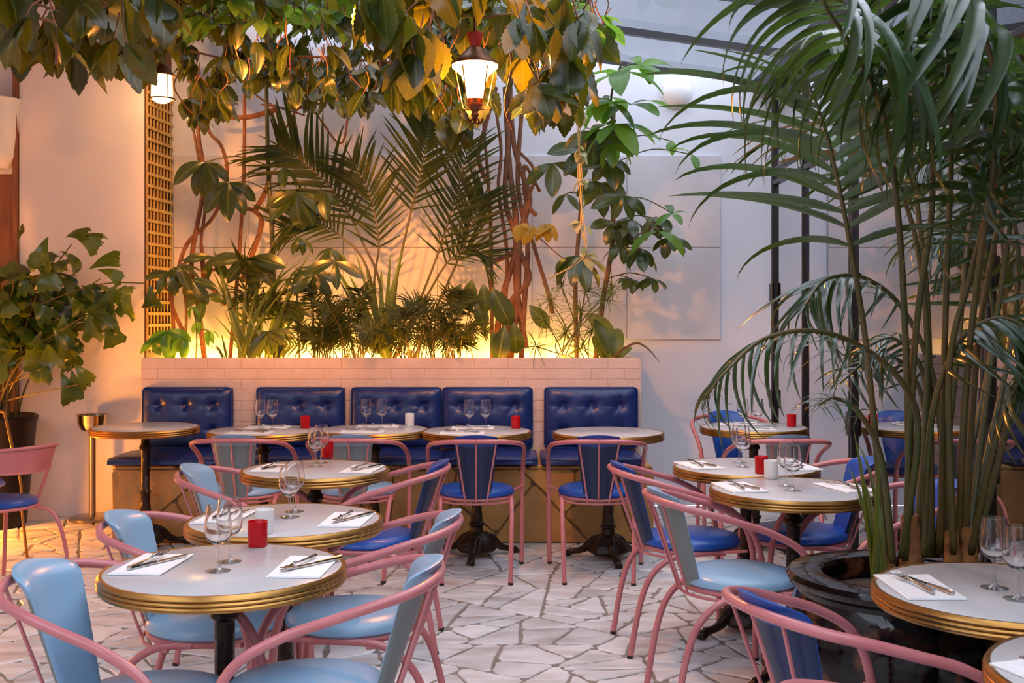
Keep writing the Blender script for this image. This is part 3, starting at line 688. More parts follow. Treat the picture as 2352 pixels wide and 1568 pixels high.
def napkin_mesh():
    k = MB()
    for q, (dx, dz) in enumerate(((0.0, 0.0), (0.004, 0.0022))):
        L, Wd, h = 0.128 - q*0.003, 0.070 - q*0.002, 0.0022
        def top(u, v): return ((2*u-1)*Wd + dx, (2*v-1)*L, dz + h + 0.0022*sin(3.0*u+2.2*v+q)*(0.3+v*0.7)*0.6)
        n = 8; vs = [top(i/n, j/n) for j in range(n+1) for i in range(n+1)]; m = n+1
        lo = [(x, y, dz) for x, y, z in vs]; fs = []
        for j in range(n):
            for i in range(n):
                f = (j*m+i, j*m+i+1, (j+1)*m+i+1, (j+1)*m+i); fs.append(f); fs.append(tuple(t+len(vs) for t in f[::-1]))
        for i in range(n):
            for a, b2 in ((i, i+1), (n*m+i+1, n*m+i), ((i+1)*m, i*m), (i*m+n, (i+1)*m+n)): fs.append((b2, a, a+len(vs), b2+len(vs)))
        k.add(vs+lo, fs)
    return k.mesh('napkin', M_napkin, 50)
def fork_mesh():
    k = MB(); k.tube(spline([(0, -0.098, 0.003), (0, -0.06, 0.004), (0, 0.0, 0.006), (0, 0.032, 0.010)], 4), [0.0062, 0.006, 0.0055, 0.005, 0.0046, 0.004, 0.0036, 0.0034, 0.003, 0.0028, 0.0032, 0.004, 0.005], 8)
    def palm(u, v): return ((2*u-1)*(0.006+0.006*v), 0.028+0.026*v, 0.010-0.004*sin(pi*v*0.6))
    k.grid(palm, 4, 4)
    for t in (-1.5, -0.5, 0.5, 1.5): k.tube(spline([(0.0068*t, 0.052, 0.0065), (0.0068*t, 0.075, 0.006), (0.0066*t, 0.100, 0.0105)], 3), [0.0019]*4+[0.0016, 0.0014, 0.0010], 5)
    return k.mesh('fork', M_steel, 60)
def knife_mesh():
    k = MB(); k.tube(spline([(0, -0.105, 0.005), (0, -0.06, 0.005), (0, -0.01, 0.005)], 4), [0.0062, 0.0066, 0.0064, 0.006, 0.0056, 0.0052, 0.005, 0.0048, 0.0046], 8)
    vs = []; out = [(-0.004, -0.012), (-0.008, 0.01), (-0.0085, 0.06), (-0.006, 0.095), (0.001, 0.108), (0.005, 0.095), (0.006, 0.06), (0.006, 0.0), (0.004, -0.012)]
    for x, y in out: vs += [(x, y, 0.004), (x, y, 0.0058)]
    n = len(out); fs = [tuple(2*i for i in range(n)), tuple(2*i+1 for i in range(n-1, -1, -1))] + [(2*i, 2*i+1, 2*((i+1) % n)+1, 2*((i+1) % n)) for i in range(n)]
    k.add(vs, fs); return k.mesh('knife', M_steel, 40)
NAP, FORK, KNIFE = napkin_mesh(), fork_mesh(), knife_mesh()
SET = [  # table, dx, dy, napkin angle, fork angle, knife angle, where
 ('T2', -0.01, 0.16, 92, 80, 100, 'far side of the second bench table'), ('T2', -0.04, -0.17, 88, 70, 100, 'near side of the second bench table'),
 ('T3', 0.0, 0.15, 90, 75, 105, 'far side of the middle bench table'), ('T3', -0.05, -0.16, 90, 80, 100, 'near side of the middle bench table'),
 ('T4', -0.03, 0.15, 90, 80, 100, 'far side of the fourth bench table'), ('T4', -0.08, -0.16, 90, 75, 95, 'near side of the fourth bench table'),
 ('TR1', -0.06, 0.15, 90, 80, 98, 'far side of the corner table'), ('TR1', -0.04, -0.16, 88, 80, 100, 'near side of the corner table'),
 ('TL2', -0.19, 0.02, -8, -10, -28, 'left side of the rear left-row table'), ('TL2', 0.21, -0.02, -8, 168, 150, 'right side of the rear left-row table'),
 ('TL3', -0.21, 0.03, -6, -8, -25, 'left side of the middle left-row table'), ('TL3', 0.21, -0.02, -4, 172, 150, 'right side of the middle left-row table'),
 ('TL4', -0.205, 0.03, -4, -12, -30, 'left side of the front left table'), ('TL4', 0.215, 0.0, -3, 165, 140, 'right side of the front left table'),
 ('TR2', -0.21, 0.02, 14, 8, 24, 'left side of the rear right-pair table'), ('TR2', 0.22, -0.02, 10, 190, 170, 'right side of the rear right-pair table'),
 ('TR3', -0.21, 0.02, 10, 6, 22, 'left side of the front right-pair table'), ('TR3', 0.21, 0.02, 16, 205, 185, 'right side of the front right-pair table'),
 ('R', -0.215, 0.03, 0, 8, 16, 'left side of the table before the palm pot'),
 ('RC', -0.20, -0.02, 20, 20, 28, 'left side of the corner-cut table'),
]
for key, dx, dy, na, fa, ka, where in SET:
    x, y = TP[key]; x += dx; y += dy
    o = ob('napkin', NAP, None, (x, y, ZT+0.0012)); o.rotation_euler = (0, 0, radians(na)); tag(o, 'folded white paper napkin, ' + where, 'napkin', 'white napkins')
    off = Vector((cos(radians(na)), sin(radians(na)), 0))
    o = ob('fork', FORK, None, Vector((x, y, ZT+0.0102)) - off*0.012); o.rotation_euler = (0, 0, radians(fa)); tag(o, 'steel fork on the napkin, ' + where, 'fork', 'steel forks')
    o = ob('knife', KNIFE, None, Vector((x, y, ZT+0.0062)) + off*0.020); o.rotation_euler = (0, 0, radians(ka)); tag(o, 'steel knife on the napkin, ' + where, 'knife', 'steel knives')
# ------------------------------------------------------------------ bench cushions
def cushion(name, w, h, t, rows, label, loc, rot, slump=0.0):
    r = thing(name, loc, label, 'cushion', 'tufted back cushions' if rows else 'bench seat cushions'); r.rotation_euler = rot
    spots = [(-0.30*w + 0.30*w*i, v*h) for v in rows for i in range(3)]
    k = MB(); NU, NV = 44, 30
    def hgt(u, v):
        a, c = 2*u-1, 2*v-1; e = (1-abs(a)**9)*(1-abs(c)**9); z = t*(0.55+0.45*e) + 0.012*(1-a*a)*(1-c*c)
        x, y = a*w/2, v*h
        for sx, sy in spots:
            d2 = (x-sx)**2 + (y-sy)**2; z -= 0.026*math.exp(-d2/0.0007) + 0.012*math.exp(-d2/0.006)
            z -= 0.004*math.exp(-((y-sy)/0.012)**2)*math.exp(-((x-sx)/0.08)**2)
            th = atan2(y-sy, x-sx); z += 0.0035*cos(7*th)*math.exp(-d2/0.004)*(1-math.exp(-d2/0.0006))
        return z
    def P(u, v, z): 
        a, c = 2*u-1, 2*v-1; m = 1-0.018*abs(a)**6*abs(c)**6; return (a*w/2*m, (0.5+c*0.5*m)*h, z)
    fr = [P(i/NU, j/NV, hgt(i/NU, j/NV)) for j in range(NV+1) for i in range(NU+1)]; bk = [P(i/NU, j/NV, 0.004) for j in range(NV+1) for i in range(NU+1)]
    n1 = NU+1; N = len(fr); fs = []
    for j in range(NV):
        for i in range(NU):
            q = (j*n1+i, j*n1+i+1, (j+1)*n1+i+1, (j+1)*n1+i); fs.append(q); fs.append(tuple(x+N for x in q[::-1]))
        fs.append((j*n1, (j+1)*n1, (j+1)*n1+N, j*n1+N)); fs.append((j*n1+NU, j*n1+NU+N, (j+1)*n1+NU+N, (j+1)*n1+NU))
    for i in range(NU):
        fs.append((i, i+N, i+1+N, i+1)); q = NV*n1; fs.append((q+i, q+i+1, q+i+1+N, q+i+N))
    k.add(fr+bk, fs); k.build('cover', M_navy, r, 60)
    for zz in ((t*0.60,), (0.006,)):
        k = MB(); m = 0.5*w-0.004
        k.tube([(-m, 0.02, zz[0]), (-m, h-0.02, zz[0]), (-m+0.02, h-0.003, zz[0]), (m-0.02, h-0.003, zz[0]), (m, h-0.02, zz[0]), (m, 0.02, zz[0]), (m-0.02, 0.003, zz[0]), (-m+0.02, 0.003, zz[0]), (-m, 0.02, zz[0])], 0.0045, 6, False)
        k.build('piping', M_navy, r, 60)
    for sx, sy in spots:
        k = MB(); k.ellipsoid((sx, sy, hgt(sx/w+0.5, sy/h)+0.001), (0.011, 0.011, 0.006), 12, 6); k.build('button', M_navy, r, 60)
bc = [(322, 530), (585, 790), (804, 1014), (1015, 1224), (1250, 1467)]
nm = ('first from left, beside the bare table and ice bucket', 'second from left, behind two glasses', 'third from left, behind the white candle', 'fourth from left, behind the fourth table', 'rightmost, at the end of the bench')
for (a, c), n in zip(bc, nm):
    x0, x1 = W(a, 0, 7.40).x, W(c, 0, 7.40).x
    cushion('back_cushion', x1-x0, 0.40, 0.085, (0.30, 0.70), 'tufted navy back cushion ' + n, ((x0+x1)/2, PF-0.012, 0.548), (radians(86), 0, 0))
sc = [(243, 562), (566, 790), (794, 1013), (1016, 1236), (1244, 1480)]
for (a, c), n in zip(sc, ('first from left with its corner hanging free', 'second from left', 'third from left', 'fourth from left', 'rightmost, at the end of the stone bench')):
    x0, x1 = W(a, 0, 6.99).x, W(c, 0, 6.99).x
    cushion('seat_cushion', x1-x0, 0.49, 0.056, (), 'flat navy bench seat cushion ' + n, ((x0+x1)/2, 6.985, 0.491), (0, 0, 0))
# ------------------------------------------------------------------ ice bucket stand, plant pots
p = PZ(212, 1194, 0.0)
r = thing('ice_bucket_stand', (p.x, p.y, 0), 'polished steel ice bucket stand by the left wall', 'stand')
k = MB(); k.lathe([(0.0, 0.0), (0.148, 0.0), (0.152, 0.006), (0.152, 0.022), (0.14, 0.030), (0.05, 0.034), (0.03, 0.040), (0.0, 0.041)], 48); k.build('base', M_brushed, r, 35)
k = MB(); k.lathe([(0.026, 0.035), (0.024, 0.06), (0.024, 0.60), (0.03, 0.62), (0.05, 0.63)], 28); k.build('pole', M_brushed, r, 35)
k = MB(); k.lathe([(0.0, 0.628), (0.075, 0.628), (0.085, 0.64), (0.088, 0.655), (0.098, 0.675), (0.101, 0.725), (0.106, 0.735), (0.104, 0.739), (0.097, 0.735), (0.094, 0.68), (0.08, 0.645), (0.0, 0.64)], 48); k.build('bucket_ring', M_steel, r, 35)
M_potblue = mat('glazed_black_pot', (0.004, 0.004, 0.009), 0.4, col2=(0.008, 0.007, 0.012), nscale=5, spec=0.25)
POTL = Vector((-3.52, 7.62, 0))
r = thing('plant_pot', POTL, 'tall tapered black pot at the left edge', 'pot')
k = MB(); k.lathe([(0.0, 0.0), (0.20, 0.0), (0.21, 0.01), (0.275, 0.70), (0.285, 0.72), (0.285, 0.745), (0.27, 0.75), (0.26, 0.735), (0.25, 0.66), (0.0, 0.66)], 48); k.build('body', M_potblue, r, 35)
k = MB(); k.lathe([(0.0, 0.675), (0.15, 0.678), (0.252, 0.672), (0.252, 0.66), (0.0, 0.66)], 32); k.build('soil', M_soil, r, 60)
M_glaze = mat('mottled_glaze', (0.003, 0.003, 0.004), 0.10, col2=(0.20, 0.065, 0.018), nscale=7, bump=0.2, bscale=10, spec=0.4, contrast=(0.60, 0.74))
POTR = Vector((1.20, 3.44, 0))
r = thing('palm_pot', POTR, 'wide black glazed pot with rusty mottling under the palm', 'pot')
k = MB(); k.lathe([(0.0, 0.0), (0.235, 0.0), (0.25, 0.015), (0.30, 0.15), (0.335, 0.32), (0.345, 0.45), (0.335, 0.54), (0.318, 0.575), (0.322, 0.59), (0.345, 0.605), (0.352, 0.622), (0.340, 0.636), (0.29, 0.640), (0.245, 0.634), (0.235, 0.62), (0.24, 0.55), (0.0, 0.55)], 64); k.build('body', M_glaze, r, 40)
k = MB(); k.lathe([(0.0, 0.585), (0.12, 0.58), (0.238, 0.565), (0.238, 0.55), (0.0, 0.55)], 36); k.build('soil', M_soil, r, 60)
# ------------------------------------------------------------------ the two lanterns
M_lampglass = emit('lamp_glass', (1.0, 0.62, 0.24), 16.0)
M_copper = mat('aged_copper', (0.20, 0.08, 0.03), 0.4, 0.7, col2=(0.12, 0.04, 0.02), nscale=10)
M_redcap = mat('red_enamel', (0.35, 0.02, 0.02), 0.4)
p = W(1091, 190, 5.4)
r = thing('lantern', p, 'lit hanging lantern with brass cage and red cap among the vine leaves', 'lantern')
k = MB(); k.lathe([(0.0, -0.075), (0.040, -0.075), (0.045, -0.04), (0.052, 0.0), (0.066, 0.035), (0.092, 0.058), (0.110, 0.072), (0.110, 0.086), (0.06, 0.10), (0.0, 0.102)], 36); k.build('glass_shade', M_lampglass, r, 40)
k = MB(); k.lathe([(0.112, 0.084), (0.108, 0.098), (0.075, 0.125), (0.05, 0.15), (0.04, 0.165), (0.0, 0.17)], 30); k.lathe([(0.04, 0.165), (0.03, 0.17), (0.0, 0.172)], 20); k.build('roof', M_copper, r, 40)
k = MB(); k.lathe([(0.018, 0.166), (0.024, 0.18), (0.040, 0.232), (0.040, 0.238), (0.0, 0.24)], 20); k.build('cap', M_redcap, r, 40)
for i in range(5):
    a = radians(20 + 72*i)
    k = MB(); k.tube([(0.104*cos(a), 0.104*sin(a), 0.086), (0.068*cos(a), 0.068*sin(a), -0.09), (0.058*cos(a), 0.058*sin(a), -0.122), (0.03*cos(a), 0.03*sin(a), -0.128)], 0.0035, 6); k.build('cage_rod', M_brass, r, 60)
k = MB(); k.lathe([(0.038, -0.074), (0.044, -0.08), (0.038, -0.10), (0.045, -0.106), (0.03, -0.125), (0.014, -0.14), (0.02, -0.155), (0.012, -0.17), (0.0, -0.175)], 22); k.build('socket', M_copper, r, 40)
for s in (-1, 1):
    k = MB(); k.tube([(s*(0.012+0.026*(1-t/14)*cos(t*0.62)), 0, -0.17-0.03*(t/14)-0.026*(1-t/14)*sin(t*0.62)) for t in range(15)], 0.005, 6); k.build('scroll', M_copper, r, 60)
k = MB(); k.tube([(0, 0, 0.24), (0, 0, zroof(p.x)-p.z)], 0.008, 6); k.build('hanger', M_copper, r, 60)
p = W(372, 212, 7.6)
r = thing('lantern', p, 'lit cylindrical lantern hanging at the corner of the left pier', 'lantern')
k = MB(); k.lathe([(0.0, -0.075), (0.035, -0.07), (0.062, -0.05), (0.070, -0.03), (0.066, 0.09), (0.06, 0.12), (0.0, 0.125)], 30); k.build('glass_shade', M_lampglass, r, 40)
for z in (-0.045, 0.115):
    k = MB(); k.tube([(0.083*cos(2*pi*i/28), 0.083*sin(2*pi*i/28), z) for i in range(29)], 0.006, 6, False); k.build('band', M_copper, r, 60)
for i in range(4):
    a = radians(45+90*i); k = MB(); k.tube([(0.083*cos(a), 0.083*sin(a), -0.05), (0.08*cos(a), 0.08*sin(a), 0.12), (0, 0, 0.19)], 0.004, 6); k.build('cage_rod', M_copper, r, 60)
k = MB(); k.lathe([(0.085, 0.118), (0.05, 0.16), (0.02, 0.19), (0.0, 0.2)], 24); k.build('roof', M_copper, r, 40)
k = MB(); k.tube([(0, 0, 0.195), (0, 0, zroof(p.x)-p.z)], 0.006, 6); k.build('hanger', M_copper, r, 60)
# ------------------------------------------------------------------ leaves
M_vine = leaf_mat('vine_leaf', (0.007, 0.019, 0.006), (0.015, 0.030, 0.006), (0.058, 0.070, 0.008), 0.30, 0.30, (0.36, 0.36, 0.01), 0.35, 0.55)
M_vinegreen = leaf_mat('backlit_vine_leaf', (0.07, 0.17, 0.02), (0.11, 0.24, 0.03), (0.16, 0.30, 0.04), 0.4, 0.5, (0.35, 0.62, 0.05), 0.25)  # brighter green puts the backlight through the leaves into their colour
M_kentia = leaf_mat('kentia_leaf', (0.0150, 0.0374, 0.0136), (0.0204, 0.0462, 0.0163), (0.0374, 0.0578, 0.0150), 0.24, 0.20, (0.18, 0.34, 0.03), 0.0, 0.9)
M_areca = leaf_mat('areca_leaf', (0.0136, 0.0272, 0.0068), (0.0238, 0.0374, 0.0082), (0.0408, 0.0510, 0.0102), 0.4, 0.25, (0.25, 0.30, 0.03), 0.0, 0.2)
M_scheff = leaf_mat('umbrella_leaf', (0.0150, 0.0374, 0.0122), (0.0238, 0.0510, 0.0136), (0.0476, 0.0578, 0.0136), 0.28, 0.25, (0.28, 0.36, 0.03), 0.45, 0.6)
M_bright = leaf_mat('fresh_green_leaf', (0.05, 0.16, 0.02), (0.08, 0.22, 0.03), (0.12, 0.26, 0.03), 0.3, 0.45, (0.30, 0.60, 0.05), 0.25)
M_fish = leaf_mat('fishtail_leaf', (0.012, 0.040, 0.008), (0.030, 0.085, 0.012), (0.11, 0.17, 0.02), 0.24, 0.32, (0.32, 0.42, 0.03), 0.3, 0.6)
M_grass = leaf_mat('strap_leaf', (0.05, 0.09, 0.015), (0.08, 0.12, 0.02), (0.14, 0.17, 0.03), 0.4, 0.35, (0.36, 0.44, 0.04))
M_pale = leaf_mat('pale_leaf', (0.35, 0.36, 0.18), (0.42, 0.42, 0.22), (0.48, 0.45, 0.28), 0.5, 0.4, (0.6, 0.6, 0.25))
M_dry = leaf_mat('dry_leaf', (0.16, 0.06, 0.02), (0.12, 0.07, 0.02), (0.09, 0.06, 0.02), 0.5, 0.25, (0.4, 0.18, 0.03), 0.2)
M_bark = mat('vine_bark', (0.26, 0.10, 0.040), 0.7, col2=(0.15, 0.055, 0.022), nscale=14, bump=0.4, bscale=40)
M_bark2 = mat('tree_bark', (0.24, 0.13, 0.06), 0.7, col2=(0.13, 0.07, 0.03), nscale=12, bump=0.4, bscale=40)
M_stemgreen = mat('green_stem', (0.055, 0.075, 0.018), 0.45, col2=(0.10, 0.09, 0.03), nscale=6)
M_petiole = mat('palm_stalk', (0.060, 0.070, 0.018), 0.40, col2=(0.14, 0.085, 0.025), nscale=3)
M_fibre = mat('palm_fibre', (0.36, 0.15, 0.04), 0.8, col2=(0.20, 0.07, 0.02), nscale=26, bump=0.6)
M_tendril = mat('pale_tendril', (0.45, 0.34, 0.14), 0.6)
ell = lambda a, b, w: (lambda t: w * max(0.0, sin(pi * min(1, t) ** a)) ** b)
lanc = lambda w: (lambda t: w * min(1.0, 0.35 + t * 4.2) * max(0.0, 1 - t) ** 0.62)
wedge = lambda w: (lambda t: w * (0.06 + 0.94 * min(1, t * 1.25) ** 1.1) * (1.0 if t < 0.85 else 1 - 1.8 * (t - 0.85)))
def leafgeo(shape, n=10, cols=2, fold=0.2, droop=0.6, serr=0.0, wave=0.0, ragged=0.0, seed=0, dpow=1.0, side=0.0):
    """one leaf: length 1 along +y, upper face +z; returns verts, faces, uvs"""
    r = random.Random(seed); vs, uvs, fs = [], [], []; y = z = x = 0.0
    for i in range(n + 1):
        t = i / n
        if i:
            a = droop * ((i - 0.5) / n) ** dpow * 1.6; y += cos(a) / n; z -= sin(a) / n; x += side * ((i-0.5)/n) / n
        w = shape(t)
        if serr and 0 < i < n: w *= 1 + (serr if i % 2 else -serr * 0.7)
        a = droop * t ** dpow * 1.6
        for j in range(-cols, cols + 1):
            q = j / cols; rg = ragged * r.uniform(-1, 0.4) * max(0, (t - 0.7) / 0.3) if ragged else 0
            up = fold * abs(q) * w + wave * w * sin(9 * t + 2 * q) * abs(q)
            vs.append((x + q * w, y + up * sin(a) + rg * cos(a), z + up * cos(a) - rg * sin(a))); uvs.append((0.5 + 0.5 * q, t))
    m = 2 * cols + 1
    for i in range(n):
        for j in range(m - 1): fs.append((i*m+j, i*m+j+1, (i+1)*m+j+1, (i+1)*m+j))
    return vs, fs, uvs
class Leaf:
    """a leaf kind: a few variants of shared mesh data, placed as parts or joined into a mesh builder"""
    def __init__(s, name, m, variants):
        s.name = name; s.m = m; s.geo = variants; s.me = []
        for v, f, u in variants:
            k = MB(); k.add(v, f, u); s.me.append(k.mesh(name, m, 180))
    def mx(s, pos, d, nrm, L, ws=1.0):
        Y = Vector(d).normalized(); N = Vector(nrm); N = N - Y * N.dot(Y)
        N = N.normalized() if N.length > 1e-5 else Y.orthogonal().normalized()
        X = Y.cross(N)
        return Matrix(((X.x*L*ws, Y.x*L, N.x*L, pos[0]), (X.y*L*ws, Y.y*L, N.y*L, pos[1]), (X.z*L*ws, Y.z*L, N.z*L, pos[2]), (0, 0, 0, 1)))
    def put(s, root, pos, d, nrm, L, ws=1.0, rnd=random, name=None):
        M = s.mx(Vector(pos) - root.location, d, nrm, L, ws)
        return ob(name or s.name, rnd.choice(s.me), root, None, M)
    def join(s, k, pos, d, nrm, L, ws=1.0, rnd=random):
        M = s.mx(pos, d, nrm, L, ws); v, f, u = rnd.choice(s.geo); k.add([M @ Vector(p) for p in v], f, u)
LV_vine = Leaf('leaf', M_vine, [leafgeo(ell(0.80, 0.78, 0.265), 16, 2, f, dr, 0.08, wv, seed=i) for i, (f, dr, wv) in enumerate(((0.12, 0.35, 0.06), (0.05, 0.6, 0.12), (0.32, 0.2, 0.03), (0.0, 0.9, 0.1), (0.18, -0.25, 0.1), (0.08, 0.1, 0.14)))])
LV_vgreen = Leaf('leaf', M_vinegreen, [leafgeo(ell(0.75, 0.85, 0.32), 14, 2, f, dr, 0.07, 0.06) for f, dr in ((0.2, 0.3), (0.1, 0.6), (0.3, 0.1))])
LV_scheff = Leaf('leaflet', M_scheff, [leafgeo(ell(1.12, 0.8, 0.19), 10, 2, f, dr, 0, wv) for f, dr, wv in ((0.2, 0.5, 0.0), (0.12, 0.8, 0.06), (0.3, 0.3, 0.0))])
LV_small = Leaf('leaflet', M_scheff, [leafgeo(ell(1.25, 0.75, 0.22), 8, 2, f, dr) for f, dr in ((0.15, 0.4), (0.1, 0.7))])
LV_bright = Leaf('leaflet', M_bright, [leafgeo(ell(1.0, 0.75, 0.19), 10, 2, f, dr, 0, 0.05) for f, dr in ((0.2, 0.35), (0.12, 0.6))])
LV_fish = Leaf('leaflet', M_fish, [leafgeo(wedge(0.36), 9, 3, f, dr, 0, 0.07, 0.22, i, 1.0) for i, (f, dr) in enumerate(((0.15, 0.5), (0.05, 1.0), (-0.15, 0.8), (0.1, 1.3), (0.25, 0.7)))])
LV_kent = Leaf('leaflet', M_kentia, [leafgeo(lanc(0.035), 11, 1, f, dr, dpow=p, side=sd) for f, dr, p, sd in ((0.35, 0.7, 1.2, 0.1), (0.3, 1.0, 1.4, -0.1), (0.25, 1.3, 1.1, 0.15), (0.4, 0.4, 1.0, 0.0), (0.3, 1.15, 1.8, 0.0))])
LV_kdroop = Leaf('leaflet', M_kentia, [leafgeo(lanc(0.062), 12, 1, f, dr, dpow=p) for f, dr, p in ((0.30, 1.25, 0.55), (0.25, 1.1, 0.5), (0.3, 1.35, 0.7))])
LV_kdry = Leaf('leaflet', M_dry, [leafgeo(lanc(0.05), 10, 1, 0.35, 0.5)])
LV_areca = Leaf('leaflet', M_areca, [leafgeo(lanc(0.038), 8, 1, 0.3, dr, dpow=1.3) for dr in (0.15, 0.4, 0.7)])
LV_dwarf = Leaf('leaflet', M_areca, [leafgeo(lanc(0.065), 6, 1, 0.3, dr, dpow=1.3) for dr in (0.2, 0.5, 0.8)])
LV_strap = Leaf('blade', M_grass, [leafgeo(lanc(0.035), 10, 1, 0.35, dr, dpow=1.5) for dr in (0.1, 0.35, 0.8)])
LV_broad = Leaf('leaf', M_bright, [leafgeo(ell(0.85, 0.8, 0.17), 10, 2, 0.2, dr, 0, 0.03) for dr in (0.5, 0.9)])
LV_lily = Leaf('leaf', M_grass, [leafgeo(ell(0.85, 0.8, 0.17), 10, 2, 0.2, dr, 0, 0.03) for dr in (0.6, 1.0)])
LV_dry = Leaf('leaf', M_dry, [leafgeo(ell(0.85, 0.8, 0.12), 10, 2, 0.5, 0.9, 0, 0.1)])
LV_pale = Leaf('leaf', M_pale, [leafgeo(ell(0.8, 0.8, 0.3), 8, 2, 0.25, dr, 0.05) for dr in (0.4, 0.9)])
rp = random.Random(21)
U = rp.uniform
def rdir(x=1.0, y=1.0, z=1.0): return Vector((rp.gauss(0, 1)*x, rp.gauss(0, 1)*y, rp.gauss(0, 1)*z))
def lerpx(tab, x):
    for (a, ya), (b, yb) in zip(tab, tab[1:]):
        if a <= x <= b: return ya + (yb-ya)*(x-a)/(b-a)
    return tab[0][1] if x < tab[0][0] else tab[-1][1]
def stems(root, lists, m, r0, name='stem', d=8.0, taper=0.7, k=6, n=8):
    for e in lists:
        pts = [W(p[0], p[1], p[2] if len(p) > 2 else d) for p in e]; q = spline(pts, k)
        k2 = MB(); rr = r0 * U(0.7, 1.25); k2.tube([p - root.location for p in q], [rr * (1 - (1-taper)*i/len(q)) for i in range(len(q))], n)
        k2.build(name, m, root, 180)
# ------------------------------------------------------------------ climbing vines that hang from the roof
def canopy(root, n, x0, x1, low, d0, d1, L0, L1, kind, ytop=-90, limit=300, keep=None, per=3, rest=None, down=0.75, count=0):
    """leaf stalks with two or three toothed leaflets each, hanging from the roof; past the limit joined"""
    st = MB()
    for _ in range(n):
        px = U(x0, x1); d = U(d0, d1); L = U(L0, L1); lp = L * F / d
        y1 = lerpx(low, px) - lp * 0.75
        py = U(min(ytop, y1 - 40), y1) if U(0, 1) < 0.55 else y1 - abs(rp.gauss(0, 60))
        if keep and not keep(px, py, d, lp): continue
        p = W(px, py, d); p.z = min(p.z, zroof(p.x) - 0.06)
        if p.x < xb1 + 0.22 and p.y > 7.7: continue
        base = p + Vector((U(-.06, .06), U(-.06, .06), U(0.05, 0.16)))
        base.z = min(base.z, zroof(base.x) - 0.04)
        st.tube([q - root.location for q in spline([base, (base+p)/2 + rdir(.012, .012, .005), p], 3)], 0.0032, 4)
        az = U(0, 2*pi); h = Vector((cos(az), sin(az), 0))
        for q in range(per if U(0, 1) < 0.7 else 2):
            a = (q - 1) * U(0.6, 1.0); hh = Vector((cos(az+a), sin(az+a), 0))
            d_ = hh * U(0.25, 0.9) + Vector((0, 0, -down * U(0.5, 1.6))); nn = hh * U(0.3, 1.0) + Vector((0, -0.35, U(0.1, 0.9))) + rdir(.2, .2, .2)
            LL = L * (1.0 if q == 1 else U(0.7, 0.95))
            if count < limit: kind.put(root, p, d_, nn, LL, U(0.85, 1.15), rp)
            else: kind.join(rest, p - root.location, d_, nn, LL, U(0.85, 1.15), rp)
            count += 1
    if st.v: stuff(st.build('leaf_stalks', M_bark, root, 180))
    return count
def drape(root, lists, m, r=0.006):
    k = MB()
    for e in lists:
        q = spline([W(*p) for p in e], 6); k.tube([p - root.location for p in q], r * U(0.7, 1.3), 5)
    stuff(k.build('runners', m, root, 180))
clear2 = lambda px, py, d, lp: not (318 < px < 432 and py + lp > 160 and d < 7.7)
# left corner, nearest the camera
va = thing('climbing_vine', W(150, -60, 4.6), 'toothed-leaf vine hanging over the left pier, largest yellow-green leaves', 'vine', 'climbing vines under the roof')
lowA = [(-40, 120), (0, 135), (40, 190), (90, 200), (160, 230), (200, 185), (270, 200), (315, 200), (340, 120), (380, 110)]
canopy(va, 62, -60, 370, lowA, 3.7, 5.6, 0.16, 0.27, LV_vine, keep=clear2)
drape(va, [[(-40, 20, 4.5), (60, 5, 4.5), (160, 30, 4.6), (260, 10, 4.8), (400, -20, 5)], [(20, 40, 4.2), (120, 50, 4.3), (130, 110, 4.3), (128, 150, 4.3)]], M_bark)
# along the back wall
vb = thing('climbing_vine', W(470, 824, 8.05), 'dense dark vine along the back wall top, stems rising at the planter\'s left', 'vine', 'climbing vines under the roof')
lowB = [(300, 215), (340, 235), (370, 175), (420, 190), (440, 300), (490, 320), (530, 210), (570, 225), (620, 230), (660, 250), (700, 270), (760, 260), (800, 300), (850, 265), (900, 255), (960, 275), (1010, 300), (1060, 250)]
rest = MB()
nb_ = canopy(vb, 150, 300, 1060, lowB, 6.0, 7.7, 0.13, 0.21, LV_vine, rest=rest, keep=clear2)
canopy(vb, 260, 290, 1330, [(290, 60), (380, 30), (420, -30), (880, -30), (940, 110), (1330, 60)], 5.0, 8.3, 0.14, 0.22, LV_vine, ytop=-200, rest=rest, count=999, down=0.4, keep=clear2)  # extra leaves, mostly out of view, added to block sky light over the niche
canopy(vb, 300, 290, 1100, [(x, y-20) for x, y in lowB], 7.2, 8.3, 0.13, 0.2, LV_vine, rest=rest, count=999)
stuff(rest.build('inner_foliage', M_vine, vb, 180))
stems(vb, [[(470, 826), (455, 700), (440, 600), (468, 420), (455, 300), (450, 150)], [(528, 826), (548, 600), (560, 400), (562, 190), (565, 120)], [(400, 770), (396, 670), (412, 620), (440, 590)],
    [(404, 640), (430, 560), (492, 495), (521, 400), (508, 335), (478, 296), (470, 200)], [(470, 690), (462, 560), (470, 470), (450, 330), (430, 230)], [(556, 645), (600, 520), (585, 485), (560, 480)], [(585, 485), (610, 440), (620, 400)],
    [(520, 700), (475, 640), (462, 560)], [(476, 620), (520, 620), (556, 622)], [(640, 250), (560, 270), (470, 260)], [(420, 760), (395, 700), (388, 640)]], M_bark, 0.017)
drape(vb, [[(330, 90, 7.2), (450, 120, 7.4), (560, 140, 7.5), (700, 130, 7.6), (850, 140, 7.6), (1000, 150, 7.4)], [(600, 240, 8), (680, 250, 8), (760, 230, 8)], [(640, 330, 8), (700, 240, 8), (780, 330, 8), (800, 260, 8)],
    [(380, 60, 7), (420, 140, 7), (400, 200, 7), (440, 260, 7.2)], [(520, 100, 7.5), (590, 220, 8), (700, 265, 8)]], M_bark, 0.007)
